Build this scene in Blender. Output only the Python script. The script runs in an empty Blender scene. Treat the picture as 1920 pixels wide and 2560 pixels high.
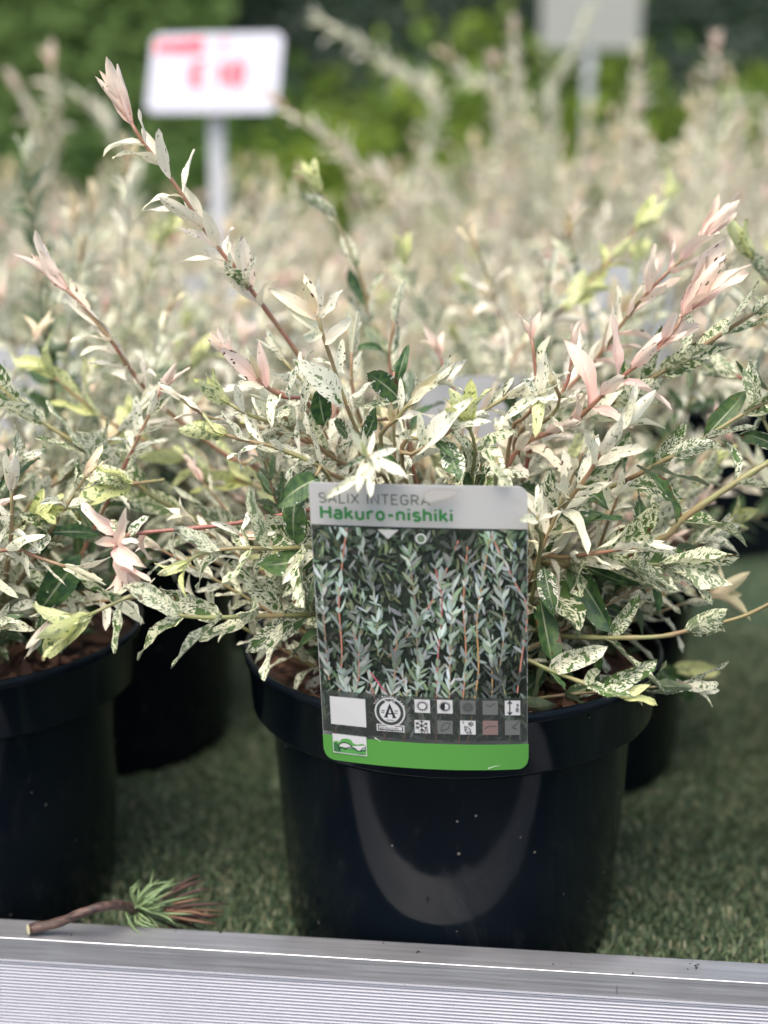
import bpy, math, random
import numpy as np
from mathutils import Vector, Matrix, noise as mnoise

R = math.radians
scene = bpy.context.scene
col = scene.collection

# ------------------------------------------------------------------ camera
PITCH = R(14.0)
CAM = Vector((-0.036, -0.740, 0.414))
FPX = 3692.0                      # focal length in pixels of the 1920 x 2560 photograph
cam_d = bpy.data.cameras.new('camera')
cam_o = bpy.data.objects.new('camera', cam_d)
col.objects.link(cam_o)
cam_o.location = CAM
cam_o.rotation_euler = (R(90) - PITCH, 0, 0)
cam_d.sensor_fit = 'VERTICAL'
cam_d.sensor_height = 36.0
cam_d.lens = FPX / 2560 * 36.0
cam_d.clip_start = 0.01
cam_d.clip_end = 500
cam_d.dof.use_dof = True
cam_d.dof.focus_distance = 0.682
cam_d.dof.aperture_fstop = 3.8
cam_d.dof.aperture_blades = 0
scene.camera = cam_o

# ------------------------------------------------------------------ sky, sun, exposure
SUN_EL, SUN_AZ = R(64), R(205)     # azimuth clockwise from +Y
world = bpy.data.worlds.new('World')
scene.world = world
world.use_nodes = True
wn = world.node_tree
wn.nodes.clear()
sky = wn.nodes.new('ShaderNodeTexSky')
sky.sky_type = 'NISHITA'
sky.sun_disc = False
sky.sun_elevation = SUN_EL
sky.sun_rotation = SUN_AZ
sky.air_density = 1.0
sky.dust_density = 4.5
sky.ozone_density = 0.6
bg = wn.nodes.new('ShaderNodeBackground')
bg.inputs['Strength'].default_value = 0.15
wo = wn.nodes.new('ShaderNodeOutputWorld')
wn.links.new(sky.outputs[0], bg.inputs['Color'])
wn.links.new(bg.outputs[0], wo.inputs['Surface'])

sun_d = bpy.data.lights.new('sun', 'SUN')
sun_d.energy = 1.25
sun_d.angle = R(40)
sun_d.color = (1.0, 0.96, 0.90)
sun_o = bpy.data.objects.new('sun', sun_d)
col.objects.link(sun_o)
sd = Vector((math.sin(SUN_AZ) * math.cos(SUN_EL), math.cos(SUN_AZ) * math.cos(SUN_EL), math.sin(SUN_EL)))
sun_o.rotation_euler = sd.to_track_quat('Z', 'Y').to_euler()
sun_o.location = sd * 5

vs = scene.view_settings
vs.view_transform = 'Standard'
vs.look = 'None'
vs.gamma = 1.0
vs.use_curve_mapping = False
vs.exposure = 1.28
scene.render.engine = 'CYCLES'
scene.cycles.use_denoising = True
try:
    scene.cycles.denoiser = 'OPENIMAGEDENOISE'
except Exception:
    pass
scene.cycles.max_bounces = 6
scene.cycles.diffuse_bounces = 3
scene.cycles.glossy_bounces = 3
scene.cycles.transmission_bounces = 4
scene.cycles.transparent_max_bounces = 12

# ------------------------------------------------------------------ helpers
FW = Vector((0, math.cos(PITCH), -math.sin(PITCH)))
UPV = Vector((0, math.sin(PITCH), math.cos(PITCH)))
RT = Vector((1, 0, 0))


def ray(px, py):
    return FW + RT * ((px - 960) / FPX) - UPV * ((py - 1280) / FPX)


def at(px, py, Y):
    """The point of the place seen at that pixel, standing at depth Y."""
    d = ray(px, py)
    return CAM + d * ((Y - CAM.y) / d.y)


def atz(px, py, Z):
    d = ray(px, py)
    return CAM + d * ((Z - CAM.z) / d.z)


def tag(o, label=None, cat=None, group=None, kind=None):
    if label: o['label'] = label
    if cat: o['category'] = cat
    if group: o['group'] = group
    if kind: o['kind'] = kind
    return o


def empty(name, loc=(0, 0, 0), rz=0.0):
    o = bpy.data.objects.new(name, None)
    o.location = loc
    o.rotation_euler = (0, 0, rz)
    o.empty_display_size = 0.05
    col.objects.link(o)
    return o


def link(name, me, parent=None, mat=None):
    o = bpy.data.objects.new(name, me)
    if mat is not None and not me.materials:
        me.materials.append(mat)
    col.objects.link(o)
    if parent is not None:
        o.parent = parent
    return o


def mesh(name, v, f, mat=None, smooth=False):
    me = bpy.data.meshes.new(name)
    me.from_pydata([tuple(p) for p in v], [], f)
    if mat is not None:
        me.materials.append(mat)
    if smooth:
        me.polygons.foreach_set('use_smooth', [True] * len(me.polygons))
    me.update()
    return me


def lathe(profile, seg, closed_top=False, smooth=True, name='lathe', mat=None, jitter=None):
    v, f = [], []
    for (r, z) in profile:
        for k in range(seg):
            a = 2 * math.pi * k / seg
            v.append((r * math.cos(a), r * math.sin(a), z))
    for i in range(len(profile) - 1):
        for k in range(seg):
            k2 = (k + 1) % seg
            f.append((i * seg + k, i * seg + k2, (i + 1) * seg + k2, (i + 1) * seg + k))
    return mesh(name, v, f, mat, smooth)


def catmull(pts, n):
    """n points evenly spread by arc length along a Catmull-Rom curve through pts, with tangents."""
    P = [Vector(p) for p in pts]
    P = [P[0] * 2 - P[1]] + P + [P[-1] * 2 - P[-2]]
    dense = []
    for i in range(1, len(P) - 2):
        p0, p1, p2, p3 = P[i - 1], P[i], P[i + 1], P[i + 2]
        for s in range(14):
            t = s / 14.0
            dense.append(0.5 * ((2 * p1) + (p2 - p0) * t + (2 * p0 - 5 * p1 + 4 * p2 - p3) * t * t + (3 * p1 - p0 - 3 * p2 + p3) * t ** 3))
    dense.append(P[-2])
    acc = [0.0]
    for a, b in zip(dense, dense[1:]):
        acc.append(acc[-1] + (b - a).length)
    total = acc[-1]
    out = []
    j = 0
    for k in range(n):
        s = total * k / (n - 1)
        while j < len(acc) - 2 and acc[j + 1] < s:
            j += 1
        w = (s - acc[j]) / max(1e-9, acc[j + 1] - acc[j])
        out.append(dense[j].lerp(dense[j + 1], min(1, max(0, w))))
    return out, total


def tangents(p):
    T = []
    for i in range(len(p)):
        a = p[max(0, i - 1)]
        b = p[min(len(p) - 1, i + 1)]
        T.append((b - a).normalized())
    return T


def frame(T, ref=Vector((0.31, 0.52, 0.79))):
    a = T.cross(ref)
    if a.length < 1e-4:
        a = T.cross(Vector((1, 0, 0)))
    a.normalize()
    return a, T.cross(a).normalized()


def tube(p, rad, seg=6, cap=True):
    """vertices and faces of a tube along p with one radius per point"""
    v, f = [], []
    T = tangents(p)
    a, b = frame(T[0])
    for i, q in enumerate(p):
        a = (a - T[i] * a.dot(T[i])).normalized()
        b = T[i].cross(a)
        for k in range(seg):
            w = 2 * math.pi * k / seg
            v.append(q + (a * math.cos(w) + b * math.sin(w)) * rad[i])
    n = len(p)
    for i in range(n - 1):
        for k in range(seg):
            k2 = (k + 1) % seg
            f.append((i * seg + k, i * seg + k2, (i + 1) * seg + k2, (i + 1) * seg + k))
    if cap:
        f.append(tuple(range((n - 1) * seg, n * seg)))
        f.append(tuple(range(seg - 1, -1, -1)))
    return v, f


# ------------------------------------------------------------------ material builder
class NT:
    def __init__(s, name):
        s.m = bpy.data.materials.new(name)
        s.m.use_nodes = True
        s.t = s.m.node_tree
        s.t.nodes.clear()
        s.out = s.n('ShaderNodeOutputMaterial')

    def n(s, typ, **kw):
        nd = s.t.nodes.new(typ)
        for k, v in kw.items():
            setattr(nd, k, v)
        return nd

    def put(s, sock, val):
        if isinstance(val, bpy.types.NodeSocket):
            s.t.links.new(val, sock)
        elif isinstance(val, (tuple, list)) and len(val) == 3 and sock.type == 'RGBA':
            sock.default_value = (*val, 1)
        else:
            sock.default_value = val

    def math(s, op, a, b=None, c=None, clamp=False):
        nd = s.n('ShaderNodeMath', operation=op, use_clamp=clamp)
        s.put(nd.inputs[0], a)
        if b is not None: s.put(nd.inputs[1], b)
        if c is not None: s.put(nd.inputs[2], c)
        return nd.outputs[0]

    def mix(s, fac, a, b, blend='MIX'):
        nd = s.n('ShaderNodeMix', data_type='RGBA', blend_type=blend)
        s.put(nd.inputs[0], fac)
        s.put(nd.inputs[6], a)
        s.put(nd.inputs[7], b)
        return nd.outputs[2]

    def ramp(s, val, lo, hi):
        nd = s.n('ShaderNodeMapRange', interpolation_type='SMOOTHSTEP')
        s.put(nd.inputs['Value'], val)
        s.put(nd.inputs['From Min'], lo)
        s.put(nd.inputs['From Max'], hi)
        return nd.outputs['Result']

    def noise(s, vec, scale, detail=2.0, rough=0.5, w=None, dist=0.0):
        nd = s.n('ShaderNodeTexNoise')
        if w is not None:
            nd.noise_dimensions = '4D'
            s.put(nd.inputs['W'], w)
        s.put(nd.inputs['Vector'], vec)
        s.put(nd.inputs['Scale'], scale)
        s.put(nd.inputs['Detail'], detail)
        s.put(nd.inputs['Roughness'], rough)
        s.put(nd.inputs['Distortion'], dist)
        return nd.outputs['Fac']

    def mapping(s, vec, scale=(1, 1, 1), loc=(0, 0, 0), rot=(0, 0, 0)):
        nd = s.n('ShaderNodeMapping')
        s.put(nd.inputs['Vector'], vec)
        nd.inputs['Scale'].default_value = scale
        nd.inputs['Location'].default_value = loc
        nd.inputs['Rotation'].default_value = rot
        return nd.outputs[0]

    def bump(s, h, strength=0.3, dist=0.001):
        nd = s.n('ShaderNodeBump')
        nd.inputs['Strength'].default_value = strength
        nd.inputs['Distance'].default_value = dist
        s.put(nd.inputs['Height'], h)
        return nd.outputs[0]

    def pbsdf(s, color, rough=0.5, normal=None, metallic=0.0, spec=0.5, coat=0.0):
        nd = s.n('ShaderNodeBsdfPrincipled')
        s.put(nd.inputs['Base Color'], color)
        s.put(nd.inputs['Roughness'], rough)
        s.put(nd.inputs['Metallic'], metallic)
        s.put(nd.inputs['Specular IOR Level'], spec)
        s.put(nd.inputs['Coat Weight'], coat)
        if normal is not None:
            s.put(nd.inputs['Normal'], normal)
        return nd.outputs[0]

    def finish(s, shader):
        s.t.links.new(shader, s.out.inputs['Surface'])
        return s.m


def leaf_material(name, from_attr):
    """Variegated willow leaf. r = pink, g = green share, b = seed, a = yellow, per leaf."""
    t = NT(name)
    if from_attr:
        a = t.n('ShaderNodeAttribute', attribute_name='lc')
        colr, alpha = a.outputs['Color'], a.outputs['Alpha']
    else:
        a = t.n('ShaderNodeObjectInfo')
        colr, alpha = a.outputs['Color'], a.outputs['Alpha']
    sep = t.n('ShaderNodeSeparateColor')
    t.put(sep.inputs[0], colr)
    pink, green, seed = sep.outputs[0], sep.outputs[1], sep.outputs[2]
    yel = alpha
    uvn = t.n('ShaderNodeUVMap')
    sx = t.n('ShaderNodeSeparateXYZ')
    t.put(sx.inputs[0], uvn.outputs[0])
    u, v = sx.outputs[0], sx.outputs[1]
    edge = t.math('ABSOLUTE', t.math('MULTIPLY_ADD', v, 2.0, -1.0))       # 0 midrib, 1 margin
    cmb = t.n('ShaderNodeCombineXYZ')          # blotches follow the slanting side veins
    t.put(cmb.inputs[0], t.math('MULTIPLY_ADD', edge, -0.55, t.math('MULTIPLY', u, 3.6)))
    t.put(cmb.inputs[1], t.math('MULTIPLY', v, 0.8))
    pv = cmb.outputs[0]
    pv2 = t.mapping(uvn.outputs[0], scale=(2.6, 1.0, 1.0))
    W = t.math('MULTIPLY', seed, 97.0)
    n1 = t.noise(pv2, 3.4, 1.0, 0.4, w=W, dist=0.2)
    n2 = t.noise(pv, t.math('ADD', t.math('MULTIPLY_ADD', green, 6.0, 3.6), t.math('MULTIPLY', t.math('FRACT', t.math('MULTIPLY', seed, 13.7)), t.math('MULTIPLY', green, 11.0))), 1.0, 0.65, w=t.math('ADD', W, 31.0), dist=0.2)
    # large blotches follow the share of green, small specks sit on top
    thr = t.math('MULTIPLY_ADD', green, -0.34, 0.73)
    blot = t.ramp(t.math('SUBTRACT', t.math('MULTIPLY_ADD', edge, -0.06, n1), thr), -0.008, 0.014)
    thr2 = t.math('MULTIPLY_ADD', t.math('MINIMUM', green, 0.66), -0.40, 0.775)
    speck = t.ramp(t.math('SUBTRACT', n2, thr2), -0.02, 0.03)
    # green heart with cream margin on mature leaves
    heart_t = t.math('MULTIPLY_ADD', t.math('SUBTRACT', n1, 0.5), 1.9, t.math('MULTIPLY', edge, -0.75))
    heart = t.ramp(t.math('ADD', heart_t, t.math('MULTIPLY_ADD', green, 4.2, -2.9)), -0.03, 0.05)
    gm = t.math('MAXIMUM', t.math('MAXIMUM', blot, speck), heart)
    flake = t.math('MULTIPLY', t.ramp(n2, 0.60, 0.645), t.math('MULTIPLY', heart, t.ramp(green, 0.93, 0.62)))
    gm = t.math('SUBTRACT', gm, flake, clamp=True)
    # colours
    cream = t.mix(yel, (0.79, 0.775, 0.65), (0.58, 0.61, 0.21))
    basep = t.math('MULTIPLY', pink, t.math('MULTIPLY_ADD', t.ramp(u, 0.75, 0.0), 0.45, 0.55))
    cream = t.mix(basep, cream, (0.82, 0.47, 0.41))
    n3 = n1
    dkg = t.mix(t.ramp(n3, 0.35, 0.7), (0.020, 0.062, 0.026), (0.070, 0.140, 0.040))
    dkg = t.mix(t.math('MULTIPLY', yel, 0.6), dkg, (0.16, 0.22, 0.045))
    c = t.mix(t.math('MULTIPLY', gm, t.math('SUBTRACT', 1.0, t.math('MULTIPLY', pink, 0.35))), cream, dkg)
    rib = t.math('MULTIPLY', t.ramp(edge, 0.11, 0.03), 0.55)
    ribc = t.mix(pink, (0.52, 0.55, 0.36), (0.75, 0.30, 0.27))
    c = t.mix(t.math('MULTIPLY', rib, t.ramp(u, 1.0, 0.35)), c, ribc)
    # dry brown margin on some leaves
    bn = n1
    dry = t.math('GREATER_THAN', t.math('FRACT', t.math('MULTIPLY', seed, 41.7)), 0.78)
    brn = t.math('MULTIPLY', dry, t.ramp(t.math('ADD', bn, t.math('MULTIPLY', t.math('MAXIMUM', edge, u), 0.34)), 0.90, 0.93))
    c = t.mix(brn, c, (0.10, 0.042, 0.022))
    # paler underside
    geo = t.n('ShaderNodeNewGeometry')
    under = t.mix(0.16, c, (0.66, 0.68, 0.54))
    c = t.mix(geo.outputs['Backfacing'], c, under)
    # side veins
    vein = t.math('SINE', t.math('MULTIPLY', t.math('SUBTRACT', u, t.math('MULTIPLY', edge, 0.16)), 70.0))
    bmp = t.bump(t.math('ADD', t.math('MULTIPLY', vein, 0.10), t.math('MULTIPLY_ADD', edge, 0.6, t.math('MULTIPLY', n2, 0.5))), 0.35, 0.0008)
    p = t.pbsdf(c, 0.46, bmp, spec=0.35)
    tr = t.n('ShaderNodeBsdfTranslucent')
    t.put(tr.inputs['Color'], c)
    mx = t.n('ShaderNodeMixShader')
    mx.inputs[0].default_value = 0.30
    t.t.links.new(p, mx.inputs[1])
    t.t.links.new(tr.outputs[0], mx.inputs[2])
    return t.finish(mx.outputs[0])


M = {}
M['leaf'] = leaf_material('variegated_leaf', False)
M['leaf_attr'] = leaf_material('variegated_foliage', True)


def stem_material():
    t = NT('willow_stem')
    oi = t.n('ShaderNodeObjectInfo')
    tc = t.n('ShaderNodeTexCoord')
    sep = t.n('ShaderNodeSeparateColor')
    t.put(sep.inputs[0], oi.outputs['Color'])
    n1 = t.noise(tc.outputs['Object'], 60, 3)
    n2 = t.noise(tc.outputs['Object'], 700, 2)
    red = t.math('MULTIPLY_ADD', t.math('SUBTRACT', n1, 0.5), 1.6, sep.outputs[0], clamp=True)
    c = t.mix(red, (0.20, 0.22, 0.085), (0.25, 0.095, 0.07))
    c = t.mix(t.math('MULTIPLY', t.ramp(n2, 0.5, 0.75), 0.35), c, (0.33, 0.24, 0.16))
    return t.finish(t.pbsdf(c, 0.42, t.bump(n2, 0.3, 0.0004)))


M['stem'] = stem_material()


def pot_material():
    t = NT('black_pot_plastic')
    tc = t.n('ShaderNodeTexCoord')
    o = tc.outputs['Object']
    n = t.noise(o, 14, 4)
    sc = t.noise(t.mapping(o, scale=(60, 60, 420)), 3.0, 3, 0.6)
    vor = t.n('ShaderNodeTexVoronoi', feature='F1')
    t.put(vor.inputs['Vector'], o)
    vor.inputs['Scale'].default_value = 130
    sepc = t.n('ShaderNodeSeparateColor')
    t.put(sepc.inputs[0], vor.outputs['Color'])
    dust = t.math('MULTIPLY', t.math('LESS_THAN', vor.outputs['Distance'], t.math('MULTIPLY', sepc.outputs[1], 0.11)), t.math('GREATER_THAN', sepc.outputs[0], 0.82))
    c = t.mix(t.ramp(n, 0.45, 0.8), (0.0040, 0.0068, 0.0100), (0.0075, 0.0105, 0.0140))
    wm = t.noise(t.mapping(o, scale=(1, 1, .45)), 38, 5, 0.7, dist=.8)
    c = t.mix(t.math('MULTIPLY', t.ramp(wm, 0.52, 0.72), 0.10), c, (0.10, 0.10, 0.095))
    c = t.mix(dust, c, (0.16, 0.145, 0.12))
    r = t.math('MULTIPLY_ADD', n, 0.10, 0.05)
    r = t.math('ADD', r, t.math('MULTIPLY', dust, 0.5))
    r = t.math('ADD', r, t.math('MULTIPLY', t.ramp(wm, 0.45, 0.75), 0.14))
    r = t.math('ADD', r, t.math('MULTIPLY', t.ramp(sc, 0.58, 0.72), 0.06))
    return t.finish(t.pbsdf(c, r, t.bump(t.math('ADD', n, t.math('MULTIPLY', t.noise(o, 55, 2), .12)), 0.10, 0.003), spec=0.09))


M['pot'] = pot_material()


def soil_material():
    t = NT('bark_soil')
    tc = t.n('ShaderNodeTexCoord')
    n = t.noise(tc.outputs['Object'], 240, 4, 0.65)
    c = t.mix(t.ramp(n, 0.3, 0.72), (0.020, 0.011, 0.007), (0.12, 0.06, 0.035))
    return t.finish(t.pbsdf(c, 0.9, t.bump(n, 1.0, 0.004)))


M['soil'] = soil_material()


def chip_material():
    t = NT('bark_chip')
    oi = t.n('ShaderNodeObjectInfo')
    tc = t.n('ShaderNodeTexCoord')
    sep = t.n('ShaderNodeSeparateColor')
    t.put(sep.inputs[0], oi.outputs['Color'])
    n = t.noise(t.mapping(tc.outputs['Object'], scale=(60, 420, 420)), 3.0, 4, 0.6)
    c = t.mix(sep.outputs[0], (0.085, 0.038, 0.022), (0.34, 0.17, 0.095))
    c = t.mix(t.ramp(n, 0.35, 0.75), c, t.mix(0.55, c, (0.02, 0.01, 0.006)))
    return t.finish(t.pbsdf(c, 0.8, t.bump(n, 0.7, 0.002)))


M['chip'] = chip_material()


def attr_material(name, rough=0.6, attr='vc', spec=0.4, bumpy=0):
    t = NT(name)
    a = t.n('ShaderNodeAttribute', attribute_name=attr)
    return t.finish(t.pbsdf(a.outputs['Color'], rough, spec=spec))


def plain(name, color, rough=0.5, metallic=0.0, spec=0.5):
    t = NT(name)
    return t.finish(t.pbsdf(color, rough, metallic=metallic, spec=spec))


def alu_material(kind):
    t = NT('aluminium_' + kind)
    tc = t.n('ShaderNodeTexCoord')
    o = tc.outputs['Object']
    br = t.noise(t.mapping(o, scale=(7, 420, 420)), 2.0, 4, 0.65)
    sm = t.noise(o, 26, 5, 0.65)
    scr = t.noise(t.mapping(o, scale=(150, 30, 30), rot=(0, 0, 0.7)), 2.0, 2, 0.6)
    c = t.mix(t.ramp(br, 0.25, 0.8), (0.36, 0.365, 0.38), (0.55, 0.555, 0.57))
    c = t.mix(t.math('MULTIPLY', t.ramp(sm, 0.5, 0.75), 0.45), c, (0.34, 0.345, 0.36))
    c = t.mix(t.math('MULTIPLY', t.ramp(scr, 0.72, 0.76), 0.6), c, (0.20, 0.20, 0.21))
    r = t.math('MULTIPLY_ADD', br, 0.22, 0.30)
    r = t.math('ADD', r, t.math('MULTIPLY', t.ramp(sm, 0.4, 0.8), 0.18))
    return t.finish(t.pbsdf(c, r, t.bump(t.math('ADD', br, t.math('MULTIPLY', sm, 0.4)), 0.25, 0.0006), metallic=0.8))


M['alu'] = alu_material('rail')


def panel_material():
    t = NT('ribbed_white_panel')
    tc = t.n('ShaderNodeTexCoord')
    o = tc.outputs['Object']
    n = t.noise(o, 30, 4)
    sp = t.noise(o, 420, 1)
    c = t.mix(t.math('MULTIPLY', t.ramp(n, 0.4, 0.8), 0.25), (0.40, 0.40, 0.43), (0.31, 0.31, 0.34))
    c = t.mix(t.ramp(sp, 0.80, 0.83), c, (0.2, 0.19, 0.18))
    return t.finish(t.pbsdf(c, 0.32))


M['panel'] = panel_material()
M['groove_shade'] = plain('panel_groove_shade', (0.30, 0.30, 0.325), 0.6)  # darker panel tone: shade between the ribs painted into the recessed faces


def turf_material():
    t = NT('turf_backing')
    tc = t.n('ShaderNodeTexCoord')
    o = tc.outputs['Object']
    n = t.noise(o, 420, 3, 0.7)
    n2 = t.noise(o, 60, 3)
    c = t.mix(t.ramp(n, 0.3, 0.75), (0.026, 0.052, 0.028), (0.070, 0.108, 0.062))
    c = t.mix(t.math('MULTIPLY', t.ramp(n2, 0.45, 0.7), 0.5), c, (0.050, 0.060, 0.034))
    return t.finish(t.pbsdf(c, 0.75, t.bump(n, 0.8, 0.004), spec=0.2))


M['turf'] = turf_material()
M['blade'] = attr_material('turf_blade', 0.5, spec=0.3)
M['print'] = attr_material('label_print', 0.34, spec=0.4)


def lawn_material():
    t = NT('lawn')
    tc = t.n('ShaderNodeTexCoord')
    o = tc.outputs['Object']
    n = t.noise(o, 3.0, 5, 0.6)
    n2 = t.noise(o, 40, 3)
    c = t.mix(t.ramp(n, 0.3, 0.7), (0.045, 0.075, 0.025), (0.085, 0.125, 0.035))
    c = t.mix(t.math('MULTIPLY', n2, 0.5), c, (0.03, 0.05, 0.02))
    return t.finish(t.pbsdf(c, 0.85, spec=0.2))


M['lawn'] = lawn_material()


def path_material():
    t = NT('gravel_path')
    tc = t.n('ShaderNodeTexCoord')
    n = t.noise(tc.outputs['Object'], 40, 5, 0.7)
    c = t.mix(n, (0.030, 0.030, 0.034), (0.075, 0.075, 0.080))
    return t.finish(t.pbsdf(c, 0.9, t.bump(n, 0.6, 0.02)))


M['path'] = path_material()


def bush_material(name, dark, light, transl=0.25):
    t = NT(name)
    a = t.n('ShaderNodeAttribute', attribute_name='vc')
    sep = t.n('ShaderNodeSeparateColor')
    t.put(sep.inputs[0], a.outputs['Color'])
    c = t.mix(sep.outputs[0], dark, light)
    p = t.pbsdf(c, 0.6, spec=0.15)
    tr = t.n('ShaderNodeBsdfTranslucent')
    t.put(tr.inputs['Color'], c)
    mx = t.n('ShaderNodeMixShader')
    mx.inputs[0].default_value = transl
    t.t.links.new(p, mx.inputs[1])
    t.t.links.new(tr.outputs[0], mx.inputs[2])
    return t.finish(mx.outputs[0])


M['bark'] = plain('shrub_bark', (0.07, 0.05, 0.035), 0.85)

# ------------------------------------------------------------------ the setting: ground, bench with turf
GZ = -0.74
lawn = link('lawn', mesh('lawn', [(-150, -150, GZ), (150, -150, GZ), (150, 200, GZ), (-150, 200, GZ)], [(0, 1, 2, 3)]), mat=M['lawn'])
tag(lawn, kind='structure')
pth = link('path', mesh('path', [(-9, -4.2, GZ + .004), (9, -4.2, GZ + .004), (9, 0.3, GZ + .004), (-9, 0.3, GZ + .004)], [(0, 1, 2, 3)]), mat=M['path'])
tag(pth, kind='structure')

# the front edge of the bench runs obliquely; its own axis system: e along the edge, q towards the back
RZ = 0.036
A0 = atz(0, 2297, RZ)
A1 = atz(1920, 2410, RZ)
E = (A1 - A0)
E.z = 0
E.normalize()
Q = Vector((-E.y, E.x, 0))
EDGE0 = A0.copy()
EDGE0.z = 0
ANG = math.atan2(E.y, E.x)
bench = empty('display_bench', EDGE0, ANG)
tag(bench, 'long plant bench with scuffed aluminium edge and white ribbed front panel', 'bench')
LX0, LX1 = -1.6, 2.0
BACK = 2.05


def extrude_profile(name, prof, x0, x1, mat, parent, closed=True, smooth=False, nx=1):
    v, f = [], []
    n = len(prof)
    for i in range(nx + 1):
        x = x0 + (x1 - x0) * i / nx
        for (y, z) in prof:
            v.append((x, y, z))
    m = n if closed else n - 1
    for i in range(nx):
        for k in range(m):
            k2 = (k + 1) % n
            f.append((i * n + k, i * n + k2, (i + 1) * n + k2, (i + 1) * n + k))
    if closed:
        f.append(tuple(range(n)))
        f.append(tuple(range(nx * n + n - 1, nx * n - 1, -1)))
    return link(name, mesh(name, v, f, mat, smooth), parent)


# L-shaped aluminium angle: top flange, small bright bevel, front flange
WT, HF = 0.0172, 0.0118
rail_prof = [(0, RZ), (0, RZ - .0016), (-WT + .0022, RZ - .0016), (-WT + .0022, RZ - HF), (-WT, RZ - HF),
             (-WT, RZ - .0002), (-WT + .0002, RZ)]
extrude_profile('edge_rail', rail_prof, LX0, LX1, M['alu'], bench)
# inner wall that carries the rail
extrude_profile('edge_board', [(-.001, RZ - .0019), (-.001, -.06), (-WT + .0045, -.06), (-WT + .0045, RZ - .0019)], LX0, LX1, plain('bench_frame_metal', (0.22, 0.23, 0.24), 0.5, 0.6), bench)
# ribbed white panel hanging below the front flange
rib, pz = 0.00180, RZ - HF - .0004
fy = -WT + .0014
ribs = []
z = pz
v, f = [], []
prof = [(fy - .0016, z + .0003), (fy - .0016, z - .0006)]
for k in range(52):
    z0 = pz - .0008 - k * rib
    prof += [(fy, z0), (fy, z0 - rib * .40), (fy - .0006, z0 - rib * .48), (fy - .0008, z0 - rib * .68), (fy - .0006, z0 - rib * .90)]
prof += [(fy - .0006, -.60), (fy + .003, -.60), (fy + .003, pz + .0003)]
pn = extrude_profile('ribbed_panel', prof, LX0, LX1, M['panel'], bench)
pn.data.materials.append(M['groove_shade'])
for poly in pn.data.polygons:
    c = poly.center
    if len(poly.vertices) == 4 and abs(c.y - fy) < 1e-5 and poly.normal.y < -.5:
        poly.material_index = 1
# table top board and legs
extrude_profile('table_board', [(.0005, -.004), (.0005, -.03), (BACK, -.03), (BACK, -.004)], LX0, LX1, plain('bench_board', (0.25, 0.22, 0.18), 0.8), bench)
for (lx, ly) in ((-1.5, .06), (1.9, .06), (-1.5, 1.95), (1.9, 1.95)):
    b = .022
    vv = [(lx + sx * b, ly + sy * b, zz) for zz in (GZ, -.031) for (sx, sy) in ((-1, -1), (1, -1), (1, 1), (-1, 1))]
    link('leg', mesh('leg', vv, [(0, 1, 2, 3), (7, 6, 5, 4), (0, 4, 5, 1), (1, 5, 6, 2), (2, 6, 7, 3), (3, 7, 4, 0)], M['alu']), bench)

turf = link('artificial_turf', mesh('artificial_turf', [tuple(EDGE0 + E * x + Q * y) for (x, y) in ((LX0, .001), (LX1, .001), (LX1, BACK), (LX0, BACK))], [(0, 1, 2, 3)], M['turf']))
tag(turf, kind='structure')


def turf_blades():
    g = np.random.default_rng(5)

    def field(n, x0, x1, y0, y1, h0, h1):
        ex = g.uniform(x0, x1, n)
        qy = g.uniform(y0, y1, n)
        base = np.stack([EDGE0.x + E.x * ex + Q.x * qy, EDGE0.y + E.y * ex + Q.y * qy, np.zeros(n)], 1)
        a = g.uniform(0, 2 * np.pi, n)
        lean = g.uniform(0.2, 1.1, n)
        h = g.uniform(h0, h1, n) * .85
        w = g.uniform(.0004, .0007, n)
        side = np.stack([-np.sin(a), np.cos(a), np.zeros(n)], 1) * w[:, None]
        tip = base + np.stack([np.cos(a) * np.sin(lean) * h, np.sin(a) * np.sin(lean) * h, np.cos(lean) * h], 1)
        mid = base + (tip - base) * .55 + np.stack([np.zeros(n), np.zeros(n), h * .12], 1)
        V = np.stack([base - side, base + side, mid + side * .8, mid - side * .8, tip], 1).reshape(-1, 3)
        k = g.uniform(0, 1, n)
        c = np.where((k < .16)[:, None], np.array([[.195, .195, .115]]), np.where((k < .55)[:, None], np.array([[.100, .135, .068]]), np.array([[.064, .100, .052]])))
        c = c * g.uniform(.6, 1.35, (n, 1))
        return V, np.repeat(c, 5, 0)

    A = field(110000, -.03, .62, .001, .62, .003, .0075)
    B = field(40000, -.25, 1.0, .62, 1.4, .004, .009)
    V = np.concatenate([A[0], B[0]])
    C = np.concatenate([A[1], B[1]])
    n = len(V) // 5
    i = np.arange(n) * 5
    F = np.stack([i, i + 1, i + 2, i + 3], 1)
    T = np.stack([i + 3, i + 2, i + 4], 1)
    loops = np.concatenate([F, T], 1).reshape(-1)
    me = bpy.data.meshes.new('turf_blades')
    me.vertices.add(len(V))
    me.vertices.foreach_set('co', V.astype(np.float32).ravel())
    me.loops.add(len(loops))
    me.loops.foreach_set('vertex_index', loops.astype(np.int32))
    me.polygons.add(2 * n)
    st = np.stack([np.arange(n) * 7, np.arange(n) * 7 + 4], 1).ravel()
    tot = np.tile([4, 3], n)
    me.polygons.foreach_set('loop_start', st.astype(np.int32))
    me.polygons.foreach_set('loop_total', tot.astype(np.int32))
    me.update(calc_edges=True)
    at_ = me.color_attributes.new('vc', 'FLOAT_COLOR', 'POINT')
    at_.data.foreach_set('color', np.concatenate([C, np.ones((len(C), 1))], 1).astype(np.float32).ravel())
    o = link('turf_grass', me, mat=M['blade'])
    tag(o, 'short dark green artificial grass fibres covering the bench', 'grass', kind='stuff')


turf_blades()

# ------------------------------------------------------------------ willow leaves
LEAF_N, LEAF_M = 9, 4


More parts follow.
